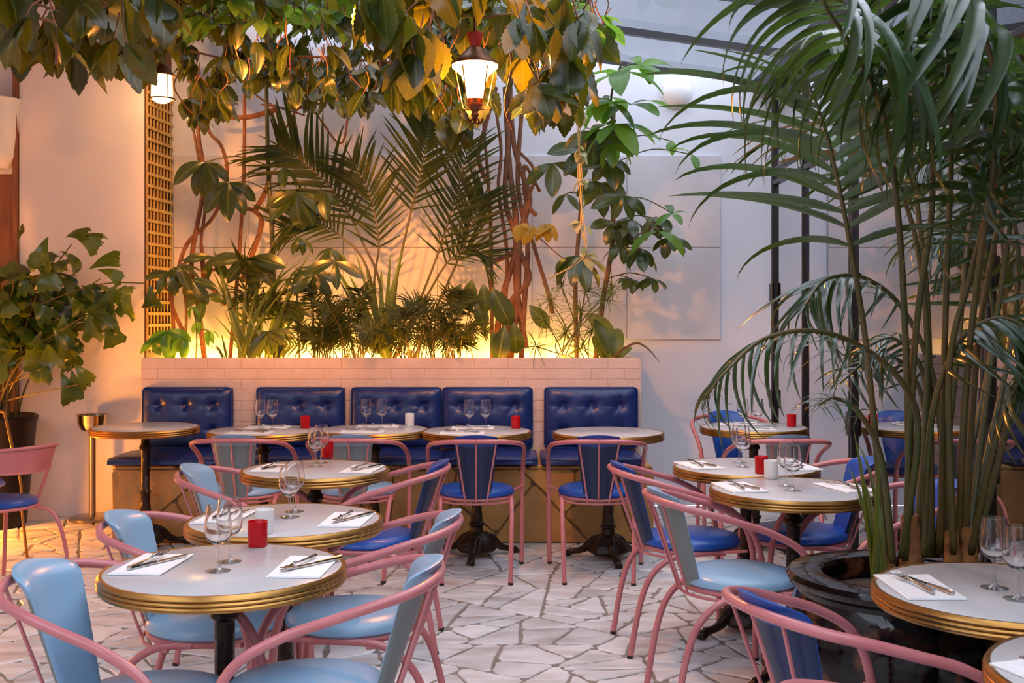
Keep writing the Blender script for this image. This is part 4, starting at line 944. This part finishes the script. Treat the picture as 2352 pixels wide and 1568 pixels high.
# leaves near the glass roof, their backlit brightness put into the colour
vg = thing('climbing_vine', W(620, 40, 8.1), 'vine leaves coloured bright green as if backlit, just beneath the glass roof', 'vine', 'climbing vines under the roof')
restg = MB()
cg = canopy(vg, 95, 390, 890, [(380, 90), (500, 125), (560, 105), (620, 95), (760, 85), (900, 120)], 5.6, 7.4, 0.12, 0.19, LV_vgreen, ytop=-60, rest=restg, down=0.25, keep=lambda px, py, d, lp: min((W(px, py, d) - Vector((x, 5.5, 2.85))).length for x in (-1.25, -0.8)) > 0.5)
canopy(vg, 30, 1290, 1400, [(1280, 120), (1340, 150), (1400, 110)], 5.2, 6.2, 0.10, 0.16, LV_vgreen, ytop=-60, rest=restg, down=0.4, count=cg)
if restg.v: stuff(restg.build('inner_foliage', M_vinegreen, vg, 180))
drape(vg, [[(420, 60, 7.6), (520, 50, 7.7), (640, 55, 7.8), (700, 45, 7.8), (800, 60, 7.8)], [(1300, -20, 5.6), (1360, 40, 5.6), (1380, 120, 5.7)]], M_stemgreen)
# around the lantern, with the bundle of trunks rising from the planter
vc = thing('climbing_vine', W(1165, 824, 8.0), 'vine around the hanging lantern with a bundle of bare red-brown trunks below', 'vine', 'climbing vines under the roof')
lowC = [(820, 60), (840, 120), (870, 130), (900, 90), (950, 240), (1000, 230), (1030, 380), (1080, 375), (1100, 300), (1140, 290), (1200, 260), (1240, 310), (1290, 345), (1320, 280), (1350, 150)]
LAMP = W(1091, 195, 5.4)
clear = lambda px, py, d, lp: (W(px, py + lp*0.5, d) - LAMP).length > 0.36 and not (1015 < px < 1165 and py + lp > 92 and py < 290 and d < 5.55)
nc = canopy(vc, 150, 825, 1345, lowC, 4.3, 6.2, 0.18, 0.29, LV_vine, keep=clear, limit=300, rest=MB())
stems(vc, [[(1130, 826), (1128, 560), (1122, 420), (1112, 300), (1100, 120)], [(1150, 826), (1165, 600), (1145, 440), (1150, 330), (1120, 150)], [(1172, 824), (1190, 650), (1185, 500), (1170, 380), (1160, 200)],
    [(1197, 824), (1205, 690), (1212, 560), (1190, 430), (1195, 300), (1210, 130)], [(1208, 800), (1185, 640), (1200, 520), (1215, 450), (1180, 330), (1170, 150)], [(1138, 826), (1150, 700), (1185, 560), (1160, 450), (1175, 250)],
    [(1270, 720), (1255, 660), (1225, 560), (1205, 480), (1230, 400), (1195, 350)], [(1120, 420), (1098, 360), (1115, 290), (1140, 200)], [(1160, 822), (1172, 700), (1215, 640), (1190, 560), (1178, 430)],
    [(1128, 600), (1170, 585), (1200, 550)], [(1135, 780), (1180, 740), (1205, 700)], [(1232, 495), (1208, 460), (1205, 380), (1240, 440)]], M_bark, 0.020)
drape(vc, [[(860, 40, 5.4), (980, 20, 5.3), (1090, 40, 5.2), (1200, 30, 5.3), (1330, 40, 5.5)], [(1160, 60, 5.2), (1175, 150, 5.2), (1160, 240, 5.3), (1180, 300, 5.6)], [(1000, 30, 5.2), (1020, 110, 5.2), (1005, 200, 5.2)], [(1230, 60, 5.2), (1270, 160, 5.2), (1275, 240, 5.2)]], M_bark)
# thin hanging strand with pale young leaves
vt = thing('hanging_tendril', W(1306, -20, 6.4), 'thin knotted strand with tiny pale leaves hanging right of the lantern', 'vine')
st = [(1306, -20, 6.4), (1322, 110, 6.4), (1331, 200, 6.4), (1329, 290, 6.4), (1333, 420, 6.4), (1338, 520, 6.4), (1341, 590, 6.4), (1260, 640, 6.5)]
k = MB(); q = spline([W(*p) for p in st], 8); k.tube([p - vt.location for p in q], 0.005, 6)
for s in (-1, 1): k.tube([p - vt.location + Vector((s*0.012*sin(i*0.35), 0.01*cos(i*0.4), 0)) for i, p in enumerate(q[18:50])], 0.003, 5)
k.build('stem', M_tendril, vt, 180)
for px, py, n in ((1330, 120, 4), (1336, 190, 6), (1330, 255, 6), (1334, 350, 7), (1335, 420, 6), (1334, 515, 6), (1343, 592, 7)):
    for i in range(n): LV_pale.put(vt, W(px+U(-5, 5), py+U(-6, 6), 6.4), rdir(1, .6, .5) + Vector((0, 0, -.3)), rdir(.3, .3, .3)+Vector((0, -.3, 1)), U(0.05, 0.10), 1, rp)
# ------------------------------------------------------------------ umbrella trees and other planter plants
def fan(root, c, n, L, kind, rnge=88):
    for i in range(n):
        a = radians(-rnge + 2*rnge*i/max(1, n-1) + U(-9, 9)); kind.put(root, c, (sin(a), U(-.5, .0), 0.22-cos(a)), (U(-.25, .25), -1, 0.55), L*U(0.8, 1.1), U(0.9, 1.2), rp)
def whorl(root, c, n, L, kind, axis=(0, 0, 1), dr=(0.1, 0.7), a0=None, span=2*pi):
    ax = Vector(axis).normalized(); u = ax.orthogonal().normalized(); v = ax.cross(u); a0 = U(0, 6.3) if a0 is None else a0
    for i in range(n):
        a = a0 + span*i/n + U(-.2, .2); rad = u*cos(a) + v*sin(a)
        d_ = rad - ax*U(*dr); kind.put(root, c, d_, ax + rad*0.4 + rdir(.12, .12, .12), L*U(0.8, 1.1), U(0.85, 1.15), rp)
def tree(name, label, base, trunks, heads, kind, m, r0, cat='plant', pm=None):
    root = thing(name, W(*base), label, cat)
    stems(root, trunks, m, r0, 'stem')
    tp_ = [W(p[0], p[1], p[2] if len(p) > 2 else 8.0) for e in trunks for p in e]
    tq = [q for e in trunks for q in spline([W(p[0], p[1], p[2] if len(p) > 2 else 8.0) for p in e], 6)]
    for px, py, d, n, L, dr in heads:
        c = W(px, py, d); below = [q for q in tq if q.z < c.z + 0.02] or tq
        s = min(below, key=lambda q: (q-c).length); k = MB()
        mid = (s+c)/2 + Vector((0, 0, 0.12*(s-c).length))
        k.tube([q - root.location for q in spline([s, mid, c], 5)], 0.0042, 5); k.build('petiole', pm or M_stemgreen, root, 180)
        if L > 0.185 and dr[1] >= 0.9 and kind is not LV_bright: fan(root, c, max(3, n-1), L, kind, U(48, 75)); continue
        whorl(root, c, n, L, kind, (U(-.3, .3), -0.35+U(-.2, .2), 1), dr)
    return root
tree('umbrella_tree', 'tall umbrella tree with green cane and big drooping leaves, left half of the planter', (632, 824, 7.95),
     [[(632, 826, 7.95), (626, 560, 7.95), (616, 380, 7.95), (611, 150, 7.95)]],
     [(470, 372, 7.8, 6, 0.27, (0.4, 1.0)), (525, 420, 7.75, 6, 0.29, (0.5, 1.1)), (680, 440, 7.7, 6, 0.28, (0.4, 1.0)), (575, 592, 7.75, 6, 0.30, (0.4, 1.0)), (688, 545, 7.8, 5, 0.16, (0.3, 0.9)), (745, 440, 7.7, 3, 0.2, (0.6, 1.4)), (650, 385, 7.7, 5, 0.18, (0.3, 1.0))], LV_scheff, M_stemgreen, 0.024)
tree('umbrella_tree', 'low umbrella plant with dark leaves in front of the yellow trellis', (420, 824, 8.0), [[(420, 826, 8.0), (428, 720, 7.95), (415, 600, 7.9)]],
     [(408, 612, 7.8, 7, 0.2, (0.1, 0.7)), (440, 640, 7.8, 5, 0.2, (0.5, 1.4)), (385, 625, 7.75, 5, 0.2, (0.3, 1.0)), (470, 680, 7.85, 4, 0.2, (0.6, 1.5)), (490, 590, 7.9, 5, 0.2, (0.4, 1.0))], LV_scheff, M_bark2, 0.012)
tree('umbrella_tree', 'young umbrella plant with star-shaped leaf whorls beside the dark dwarf palm', (690, 824, 7.85), [[(688, 826, 7.85), (682, 700, 7.85), (690, 610, 7.85)], [(722, 826, 7.8), (718, 700, 7.8), (722, 620, 7.8)], [(650, 826, 7.9), (665, 740, 7.9), (670, 690, 7.9)]],
     [(690, 615, 7.8, 8, 0.12, (-0.1, 0.5)), (722, 625, 7.7, 6, 0.2, (0.7, 1.6)), (660, 640, 7.8, 6, 0.13, (0.0, 0.5)), (760, 570, 7.7, 5, 0.17, (0.3, 1.0)), (670, 690, 7.8, 6, 0.19, (0.4, 1.2)), (620, 760, 7.7, 6, 0.24, (0.5, 1.3)), (770, 600, 7.5, 3, 0.22, (0.9, 1.8))], LV_scheff, M_stemgreen, 0.010)
tree('umbrella_tree', 'umbrella tree with very large dark leaves right of the trunk bundle', (1325, 824, 7.95), [[(1325, 826, 7.95), (1322, 640, 7.95), (1335, 450, 7.95), (1330, 300, 7.95)]],
     [(1330, 588, 7.7, 9, 0.29, (0.0, 0.8)), (1270, 375, 7.8, 3, 0.28, (0.2, 1.0)), (1300, 445, 7.8, 4, 0.2, (0.0, 0.5)), (1340, 340, 7.8, 6, 0.26, (0.4, 1.2)), (1400, 370, 7.7, 6, 0.24, (0.5, 1.4)), (1380, 420, 7.8, 6, 0.24, (0.3, 1.3)), (1430, 450, 7.6, 5, 0.22, (0.6, 1.5)), (1360, 300, 7.6, 6, 0.24, (0.2, 0.9))], LV_scheff, M_bark2, 0.022)
tree('umbrella_tree', 'small-leaved umbrella tree leaning right over the planter end', (1370, 824, 7.9), [[(1368, 826, 7.9), (1385, 690, 7.9), (1408, 540, 7.85), (1404, 400, 7.85), (1410, 250, 7.8)]],
     [(1450, 505, 7.7, 7, 0.17, (0.0, 0.6)), (1500, 500, 7.65, 8, 0.18, (0.0, 0.6)), (1450, 640, 7.75, 8, 0.13, (-0.1, 0.5)), (1500, 640, 7.7, 8, 0.14, (-0.1, 0.5)), (1540, 545, 7.6, 7, 0.17, (0.1, 0.7)), (1470, 570, 7.7, 7, 0.2, (0.2, 0.8)), (1425, 560, 7.7, 6, 0.18, (0.2, 0.9)), (1440, 520, 7.7, 6, 0.16, (0.4, 1.2)), (1410, 510, 7.8, 5, 0.2, (0.5, 1.2))], LV_small, M_bark2, 0.016)
tree('umbrella_tree', 'fresh green long-leaved plant at the upper right, against the glass roof', (1412, 420, 7.75), [[(1404, 460, 7.8), (1408, 330, 7.75), (1404, 220, 7.7), (1430, 140, 7.6)]],
     [(1430, 165, 7.3, 7, 0.40, (-0.4, 0.2)), (1412, 285, 7.4, 8, 0.34, (-0.1, 0.5)), (1385, 225, 7.5, 7, 0.32, (-0.2, 0.5)), (1450, 240, 7.4, 4, 0.34, (-0.3, 0.2)), (1400, 330, 7.5, 6, 0.22, (0.2, 0.8)), (1470, 150, 7.5, 4, 0.26, (-0.5, 0.1)), (1545, 325, 7.6, 2, 0.13, (0.0, 0.5)), (1545, 490, 7.5, 4, 0.15, (-0.3, 0.4)), (1510, 530, 7.5, 3, 0.26, (0.0, 0.5)), (1590, 355, 7.5, 2, 0.14, (-0.2, 0.2))], LV_bright, M_stemgreen, 0.012)
tree('leafy_creeper', 'low plant with broad fresh leaves at the planter\'s left corner', (400, 824, 7.75), [[(400, 826, 7.75), (402, 790, 7.7), (398, 760, 7.7)], [(450, 826, 7.8), (452, 780, 7.8), (450, 740, 7.8)]],
     [(385, 760, 7.6, 6, 0.2, (0.5, 1.5)), (420, 775, 7.6, 5, 0.18, (0.6, 1.5)), (360, 775, 7.6, 4, 0.19, (0.6, 1.5)), (450, 740, 7.7, 6, 0.11, (0.1, 0.8)), (480, 760, 7.7, 5, 0.11, (0.2, 0.9)), (440, 705, 7.7, 4, 0.1, (0.3, 0.9))], LV_broad, M_stemgreen, 0.006)
def pinnate(root, pts, n, L, kind, t0=0.4, objs=True, lift=0.35, fwd=(0.9, 0.35), part='frond', m=None, r=0.009, prof=None, nrm=(0, -0.25, 1), hang=0.0, jit=0.08, skip=0.0, drykind=None):
    """feather-leaved palm frond: stalk plus leaflet pairs (as sub-parts of the frond, or joined into it)"""
    q = spline(pts, 8); N = len(q); loc = root.location
    k = MB(); rr = [r * (1 - 0.72*i/(N-1)) for i in range(N)]; k.tube([p - loc for p in q], rr, 7)
    lf = []
    for i in range(n):
        t = t0 + (1-t0)*(i/(n-1))**0.92; x = t*(N-1); a = min(int(x), N-2); p = q[a].lerp(q[a+1], x-a); tg = (q[a+1]-q[a]).normalized()
        nn = Vector(nrm); nn = (nn - tg*nn.dot(tg)).normalized(); sd = tg.cross(nn); s = i/(n-1)
        ll = L * (prof(s) if prof else (0.55 + 1.5*s*(1-s) + 0.08) * (1.0 if s < 0.8 else 1 - 1.6*(s-0.8)))
        for sg in (-1, 1):
            if U(0, 1) < skip: continue
            d_ = tg*(fwd[0] + (fwd[1]-fwd[0])*(1-s)) + sd*sg + nn*lift + Vector((0, 0, -hang)) + rdir(jit, jit, jit)
            lf.append((p, d_, nn + sd*sg*(-0.25) + rdir(.1, .1, .1), ll*U(0.88, 1.1)))
        if i == n-1: lf.append((p, tg, nn, ll*0.9))
    if objs:
        f = k.build(part, m or M_petiole, root, 180)
        for p, d_, nn, ll in lf:
            kd = drykind if (drykind and U(0, 1) < 0.3) else kind
            ob('leaflet', rp.choice(kd.me), f, None, kd.mx(p - loc, d_, nn, ll))
        return f, len(lf)
    f = k.build(part, m or M_petiole, root, 180); k2 = MB()
    for p, d_, nn, ll in lf: kind.join(k2, p - loc, d_, nn, ll, 1, rp)
    stuff(k2.build('leaflets', kind.m, f, 180)); return f, len(lf)
def pw(l, d=7.95): return [W(p[0], p[1], p[2] if len(p) > 2 else d) for p in l]
ar = thing('feather_palm', W(892, 824, 7.95), 'slender palm with dark fan-spread fronds in the middle of the planter', 'palm')
for i, (l, n, L) in enumerate(((((890, 826), (872, 650), (835, 560), (780, 455), (700, 375), (640, 335)), 24, 0.52), (((896, 826), (912, 640), (936, 520), (958, 430), (978, 340), (988, 280)), 22, 0.46),
    (((902, 826), (960, 700), (1010, 570), (1050, 440), (1078, 330)), 20, 0.40), (((950, 826), (1010, 690), (1055, 590), (1090, 500), (1112, 450)), 18, 0.40),
    (((882, 826), (845, 620), (780, 540), (715, 510), (650, 525)), 20, 0.36), (((905, 826), (975, 690), (1030, 600), (1080, 570), (1120, 590)), 16, 0.34), (((888, 826), (860, 660), (870, 560), (850, 450), (810, 370)), 20, 0.42))):
    pinnate(ar, pw(l), n, L, LV_areca, 0.48, i < 5, 0.5, (1.4, 0.7), m=M_petiole, r=0.011, nrm=(0, -1, 0.35))
sp = thing('strap_plant', W(886, 824, 7.8), 'upright plant of stiff sword-like green blades between the two dwarf palms', 'plant')
for px, py in ((765, 585), (795, 600), (820, 580), (842, 615), (865, 575), (886, 560), (895, 590), (908, 565), (780, 640), (850, 640), (880, 640)):
    b = W(886+U(-6, 6), 824, 7.8); e = W(px, py, 7.75+U(-.1, .1)); LV_strap.put(sp, b, (e-b), (U(-.3, .3), -1, 0.3), (e-b).length*1.04, 0.95, rp)
gr = thing('grassy_plant', W(575, 824, 7.8), 'yellow-green arching grass-like plant, lit from below, left of the middle', 'plant')
for i in range(26):
    b = W(575+U(-60, 70), 824, 7.8+U(-.12, .12)); a = U(-1.0, 1.0); LV_strap.put(gr, b, (sin(a)*0.8, U(-.35, .15), 1.0), (sin(a)*-0.6, -0.8, 0.5), U(0.35, 0.85), U(0.6, 0.95), rp)
for i in range(5):
    b = W(535+U(-25, 45), 824, 7.6); LV_strap.put(gr, b, (U(-.8, .5), -0.5, 0.5), (0, -0.4, 1), U(0.25, 0.35), 1.2, rp)
def dwarf(label, base, n, spread, h0, h1, L, dd=0.25):
    r = thing('dwarf_palm', W(*base), label, 'palm')
    for i in range(n):
        bx = base[0] + U(-.35, .35)*spread; dpt = base[2] + U(-dd, dd); b = W(bx, 826, dpt); h = U(h0, h1); a = U(-1, 1)
        lean = a*spread*0.42*dpt/F; e = b + Vector((lean, U(-.22, .12), h*(1-0.35*abs(a)))); mid = b.lerp(e, 0.55) + Vector((-lean*0.22, 0, h*0.12))
        e2 = e + Vector((lean*0.3, -0.05, 0.02*h))
        pinnate(r, [b, mid, e, e2], 14, L*U(0.8, 1.15), LV_dwarf, 0.30, False, 0.15, (0.9, 0.4), r=0.004, nrm=(a*-0.5, -0.7, 0.8), hang=0.15)
    return r
dwarf('dense dark dwarf palm left of the sword-leaved plant', (778, 824, 7.8), 40, 165, 0.14, 0.56, 0.14)
dwarf('bushy dark dwarf palm right of the sword-leaved plant', (985, 824, 7.8), 40, 180, 0.12, 0.50, 0.13)
dwarf('light little palm whose fronds bend over the glowing light, left of the trunks', (1062, 824, 7.8), 5, 90, 0.15, 0.3, 0.17)
dwarf('spiky young palm before the left vine stems', (560, 824, 7.95), 4, 110, 0.35, 0.75, 0.26)
pa = thing('papyrus', W(1300, 824, 7.7), 'umbrella papyrus with round sprays of thin leaves, right of the trunks', 'plant')
for px, py, L in ((1300, 765, 0.26), (1250, 735, 0.24), (1335, 715, 0.24), (1392, 690, 0.22), (1265, 690, 0.2), (1405, 660, 0.2), (1335, 800, 0.2), (1232, 795, 0.2), (1360, 760, 0.2), (1290, 660, 0.2), (1345, 670, 0.2)):
    c = W(px, py, 7.65+U(-.15, .2)); b = W(1300+U(-40, 60), 824, 7.7); k = MB(); k.tube([q - pa.location for q in spline([b, (b+c)/2 + rdir(.02, .02, .01), c], 4)], 0.004, 5)
    f = k.build('stalk', M_stemgreen, pa, 180); k = MB()
    for i in range(34):
        d_ = Vector((rp.gauss(0, 1), rp.gauss(0, 0.8), rp.gauss(0.1, 0.55))); LV_areca.join(k, c - pa.location, d_, (0, -.3, 1), L*U(0.6, 1.0), 0.75, rp)
    stuff(k.build('leaf_spray', M_grass, f, 180))
ly = thing('peace_lily', W(1400, 824, 7.7), 'broad-leaved lily at the planter\'s right end, one withered leaf bent over the wall', 'plant')
for px, py, e in ((1385, 745, 0), (1420, 750, 1), (1440, 790, 1), (1372, 770, 0), (1395, 700, 0)):
    b = W(1395+U(-14, 20), 828, 7.7); t = W(px, py, 7.65); LV_lily.put(ly, b, (t-b), (U(-.5, .5), -1, 0.3), (t-b).length*1.25, 1.0, rp)
k = MB(); q = spline(pw([(1402, 826, 7.7), (1430, 800, 7.6), (1462, 785, 7.5), (1490, 800, 7.42), (1516, 832, 7.40)]), 6)
for i, p in enumerate(q):
    t = i/(len(q)-1); w = 0.030*max(0, sin(pi*min(1, t*0.9+0.08)))**0.7; dn = Vector((0, 0.4, 0.9))
    k.v += [tuple(p - ly.location + Vector((0, -w, -w*0.5))), tuple(p - ly.location), tuple(p - ly.location + Vector((0, w, -w*0.5)))]
for i in range(len(q)-1):
    for j in (0, 1): k.f.append((i*3+j, i*3+j+1, i*3+4+j, i*3+3+j))
k.build('withered_leaf', M_dry, ly, 180)
yl = thing('leafy_creeper', W(1180, 560, 7.75), 'yellow five-lobed vine sprig hanging in front of the brown trunks', 'vine')
stems(yl, [[(1190, 520, 7.85), (1225, 535, 7.75), (1290, 590, 7.75), (1350, 620, 7.8)]], M_bark, 0.006)
LV_yel = Leaf('leaf', leaf_mat('yellow_leaf', (0.42, 0.26, 0.02), (0.48, 0.30, 0.03), (0.40, 0.22, 0.02), 0.5, 0.4, (0.7, 0.4, 0.03), 0.2), [leafgeo(ell(0.8, 0.8, 0.3), 9, 2, 0.2, 0.6, 0.05)])
for px, py in ((1195, 515), (1225, 520), (1250, 515), (1265, 520)):
    for i in range(2): LV_yel.put(yl, W(px, py, 7.7), (U(-1, 1), U(-.6, .1), U(-.8, -.1)), (0, -.6, 1), U(0.12, 0.17), 1, rp)
for px, py, dx in ((1085, 640, -0.2), (1110, 650, 0.1), (1095, 690, 0.3), (1130, 660, 0.5), (1060, 650, -0.5), (1180, 740, 0.1), (1160, 745, -0.2), (1130, 760, 0.4), (1215, 700, 0.9)):
    LV_scheff.put(yl, W(px, py, 7.8), (dx, -.2, -1), (dx*-0.3, -1, .4), U(0.2, 0.32), 1.25, rp, 'leaf')
# ------------------------------------------------------------------ fishtail palm in the left pot
fp = thing('fishtail_palm', Vector((POTL.x, POTL.y, 0.675)), 'fishtail palm with ragged wedge leaves in the tall black pot', 'palm')
fd = POTL.y
def fpt(px, py, d=None): return W(px, py, d or fd)
tips = [(165, 560), (140, 590), (110, 610), (40, 600), (0, 620), (60, 700), (120, 660), (180, 690), (230, 640), (255, 690), (200, 740), (160, 770), (90, 760), (30, 760), (-30, 700), (-20, 800), (130, 830), (190, 880), (110, 800), (60, 640), (150, 640), (10, 700), (-40, 640), (215, 660)]
for i, (tx, ty) in enumerate(tips):
    b = Vector((POTL.x + U(-.13, .16), POTL.y + U(-.12, .12), 0.67)); d = fd + U(-.35, .15); e = fpt(tx, ty, d); m1 = b + Vector(((e.x-b.x)*0.28, (e.y-b.y)*0.4, (e.z-b.z)*0.55))
    q = spline([b, m1, e], 7); k = MB(); k.tube([p - fp.location for p in q], [0.0075*(1-0.6*j/len(q)) for j in range(len(q))], 6); k.build('stem', M_petiole, fp, 180)
    tg = (q[-1]-q[-4]).normalized()
    for j in range(9):
        t = 1 - 0.42*(j/9); p = q[int(t*(len(q)-1))] + rdir(.035, .05, .03)
        if p.z < 1.16: continue
        d_ = Vector((U(-.9, 1.0), U(-.7, .3), U(-1.0, .5))) + tg*0.5; LV_fish.put(fp, p, d_, (U(-.4, .4), -0.7, 0.9), U(0.15, 0.24), U(0.8, 1.15), rp)
arm = [fpt(90, 700, fd-.15), fpt(180, 665, fd-.15), fpt(250, 650, fd-.15), fpt(330, 650, fd-.15)]
k = MB(); k.tube([p - fp.location for p in spline(arm, 6)], 0.004, 5); k.build('stem', M_petiole, fp, 180)
for px, py, dx, dz in ((205, 618, 0.8, 0.5), (215, 650, 0.5, -0.6), (265, 655, -0.4, -0.8), (300, 665, -0.3, -1), (345, 655, 0.1, -1.0), (290, 655, -0.8, -0.7), (225, 620, 1.0, 0.0), (260, 690, -0.2, -1), (150, 545, 0.3, 0.2), (165, 540, 1.0, -0.1), (110, 545, -0.1, -0.4), (140, 855, 0.6, -1), (165, 850, 0.3, -1), (170, 835, 1, -0.8), (205, 720, 0.2, -1), (240, 730, 0.6, -0.9), (145, 720, 0, -1), (95, 760, -0.4, -0.8)):
    LV_fish.put(fp, fpt(px, py, fd-.18), (dx, -0.25, dz), (0.1, -0.8, 0.7), U(0.19, 0.25), 1.0, rp)
# ------------------------------------------------------------------ kentia palm in the black glazed pot
kp = thing('kentia_palm', Vector((POTR.x, POTR.y, 0.585)), 'tall kentia palm with many arching fronds filling the right side', 'palm')
k_arch = dict(lift=0.25, jit=0.06)
FR = [  # path, pairs, leaflet length, kind, t0, hang, lift, as objects
 ([(2035, 1290, 3.42), (2010, 1000, 3.35), (1985, 760, 3.3), (1953, 565, 3.2), (1925, 420, 3.12), (1893, 290, 3.05), (1862, 205, 3.0)], 15, 0.62, LV_kent, 0.50, 0.0, 0.30, True),
 ([(2070, 1280, 3.40), (2108, 1010, 3.3), (2080, 890, 3.2), (1985, 800, 3.1), (1870, 760, 3.0), (1755, 778, 2.95), (1670, 850, 2.9), (1625, 905, 2.9)], 20, 0.27, LV_kent, 0.36, 0.45, 0.05, True),
 ([(2092, 1280, 3.45), (2082, 850, 3.3), (2065, 520, 3.1), (2030, 270, 2.75), (1962, 118, 2.5), (1900, 20, 2.35), (1870, -60, 2.3)], 15, 0.46, LV_kdroop, 0.55, 0.1, 0.2, True),
 ([(2200, 1270, 3.45), (2218, 900, 3.3), (2250, 600, 3.1), (2285, 350, 2.8), (2275, 130, 2.5), (2200, 10, 2.4), (2120, -70, 2.35)], 15, 0.46, LV_kdroop, 0.52, 0.1, 0.2, True),
 ([(2190, 1270, 3.40), (2180, 850, 3.3), (2228, 640, 3.2), (2262, 500, 3.0), (2300, 380, 2.9), (2360, 310, 2.8)], 15, 0.44, LV_kent, 0.50, 0.15, 0.2, True),
 ([(2215, 1270, 3.45), (2245, 800, 3.4), (2305, 450, 3.2), (2350, 200, 3.0), (2400, 40, 2.9)], 14, 0.5, LV_kdroop, 0.5, 0.1, 0.2, True),
 ([(2100, 1280, 3.5), (2130, 850, 3.55), (2105, 560, 3.55), (2040, 380, 3.5), (1960, 290, 3.45), (1890, 290, 3.4)], 16, 0.5, LV_kent, 0.50, 0.2, 0.2, True),
 ([(2180, 1270, 3.5), (2150, 900, 3.55), (2080, 720, 3.55), (1990, 640, 3.5), (1900, 640, 3.45), (1850, 700, 3.4)], 16, 0.36, LV_kent, 0.45, 0.4, 0.1, False),
 ([(2230, 1270, 3.4), (2290, 1000, 3.2), (2350, 860, 3.1), (2430, 800, 3.0)], 12, 0.45, LV_kent, 0.45, 0.3, 0.1, False),
 ([(2050, 1290, 3.3), (2025, 1060, 3.2), (1975, 950, 3.1), (1920, 915, 3.05), (1880, 930, 3.0)], 10, 0.15, LV_kent, 0.45, 0.0, 0.15, False),
 ([(2120, 1280, 3.4), (2140, 960, 3.35), (2200, 790, 3.3), (2290, 730, 3.25), (2380, 760, 3.2)], 14, 0.42, LV_kent, 0.40, 0.35, 0.1, False),
 ([(2160, 1270, 3.45), (2172, 700, 3.3), (2185, 350, 3.1), (2175, 120, 2.8), (2140, -60, 2.5)], 16, 0.5, LV_kdroop, 0.5, 0.1, 0.2, False),
 ([(2140, 1280, 3.5), (2130, 700, 3.6), (2090, 300, 3.6), (2120, 60, 3.5), (2160, -100, 3.4)], 18, 0.5, LV_kent, 0.45, 0.2, 0.2, False),
 ([(2240, 1270, 3.5), (2330, 900, 3.4), (2390, 500, 3.2), (2400, 250, 3.0), (2330, 100, 2.8)], 16, 0.5, LV_kent, 0.5, 0.2, 0.2, False),
 ([(2110, 1280, 3.55), (2130, 1000, 3.65), (2090, 850, 3.7), (2010, 820, 3.7), (1930, 880, 3.65)], 12, 0.24, LV_kent, 0.45, 0.1, 0.1, False),
 ([(2080, 1285, 3.4), (2100, 800, 3.3), (2140, 480, 3.2), (2130, 250, 3.0), (2070, 120, 2.9), (1980, 60, 2.85), (1890, 70, 2.8)], 16, 0.46, LV_kent, 0.5, 0.25, 0.15, False),
 ([(2170, 1280, 3.55), (2260, 900, 3.75), (2280, 700, 3.8), (2230, 560, 3.8), (2150, 540, 3.8)], 14, 0.42, LV_kent, 0.45, 0.2, 0.15, False),
 ([(2210, 1280, 3.55), (2310, 850, 3.8), (2340, 600, 3.85), (2300, 420, 3.85), (2210, 330, 3.85), (2110, 340, 3.85)], 16, 0.5, LV_kent, 0.45, 0.2, 0.15, False),
 ([(2220, 1280, 3.5), (2280, 800, 3.7), (2330, 400, 3.7), (2290, 180, 3.6), (2190, 90, 3.5), (2080, 110, 3.4)], 16, 0.52, LV_kent, 0.45, 0.2, 0.15, False),
 ([(2130, 1280, 3.5), (2130, 900, 3.6), (2060, 780, 3.65), (1985, 800, 3.65)], 12, 0.26, LV_kent, 0.45, 0.2, 0.1, False),
 ([(2150, 1280, 3.5), (2200, 800, 3.6), (2230, 500, 3.7), (2290, 330, 3.7), (2370, 280, 3.6)], 16, 0.5, LV_kent, 0.45, 0.25, 0.15, False)]
for fi, (l, n, L, kd, t0, hg, lf, obj_) in enumerate(FR):
    pinnate(kp, [W(*p) for p in l], n, L, kd, t0, obj_, lf, (1.7, 1.0) if fi in (1, 7) else (0.75, 0.3), r=0.0115, nrm=(-0.15, -0.2, 1), hang=hg, jit=0.07, prof=lambda s: (0.62 + 1.3*s*(1-s)) * (1.0 if s < 0.75 else 1 - 1.3*(s-0.75)), drykind=LV_kdry if fi == 6 else None)
for px, h, r in ((2038, 0.12, 0.024), (2090, 0.24, 0.034), (2185, 0.19, 0.026), (2222, 0.2, 0.028)):
    b = W(px, 1300, 3.42); b.z = 0.575; k = MB(); k.tube([b - kp.location, b - kp.location + Vector((0.004, 0, h*0.6)), b - kp.location + Vector((0, 0, h))], [r*1.1, r, r*0.75], 12); k.build('trunk', M_fibre, kp, 60)
for i in range(9):
    b = W(2015+U(-12, 16), 1315, 3.33); b.z = 0.575; LV_strap.put(kp, b, (U(-.14, .1), U(-.1, .1), 1), (0, -1, .2), U(0.3, 0.55), 0.6, rp, 'young_blade')
bpy.context.view_layer.update()
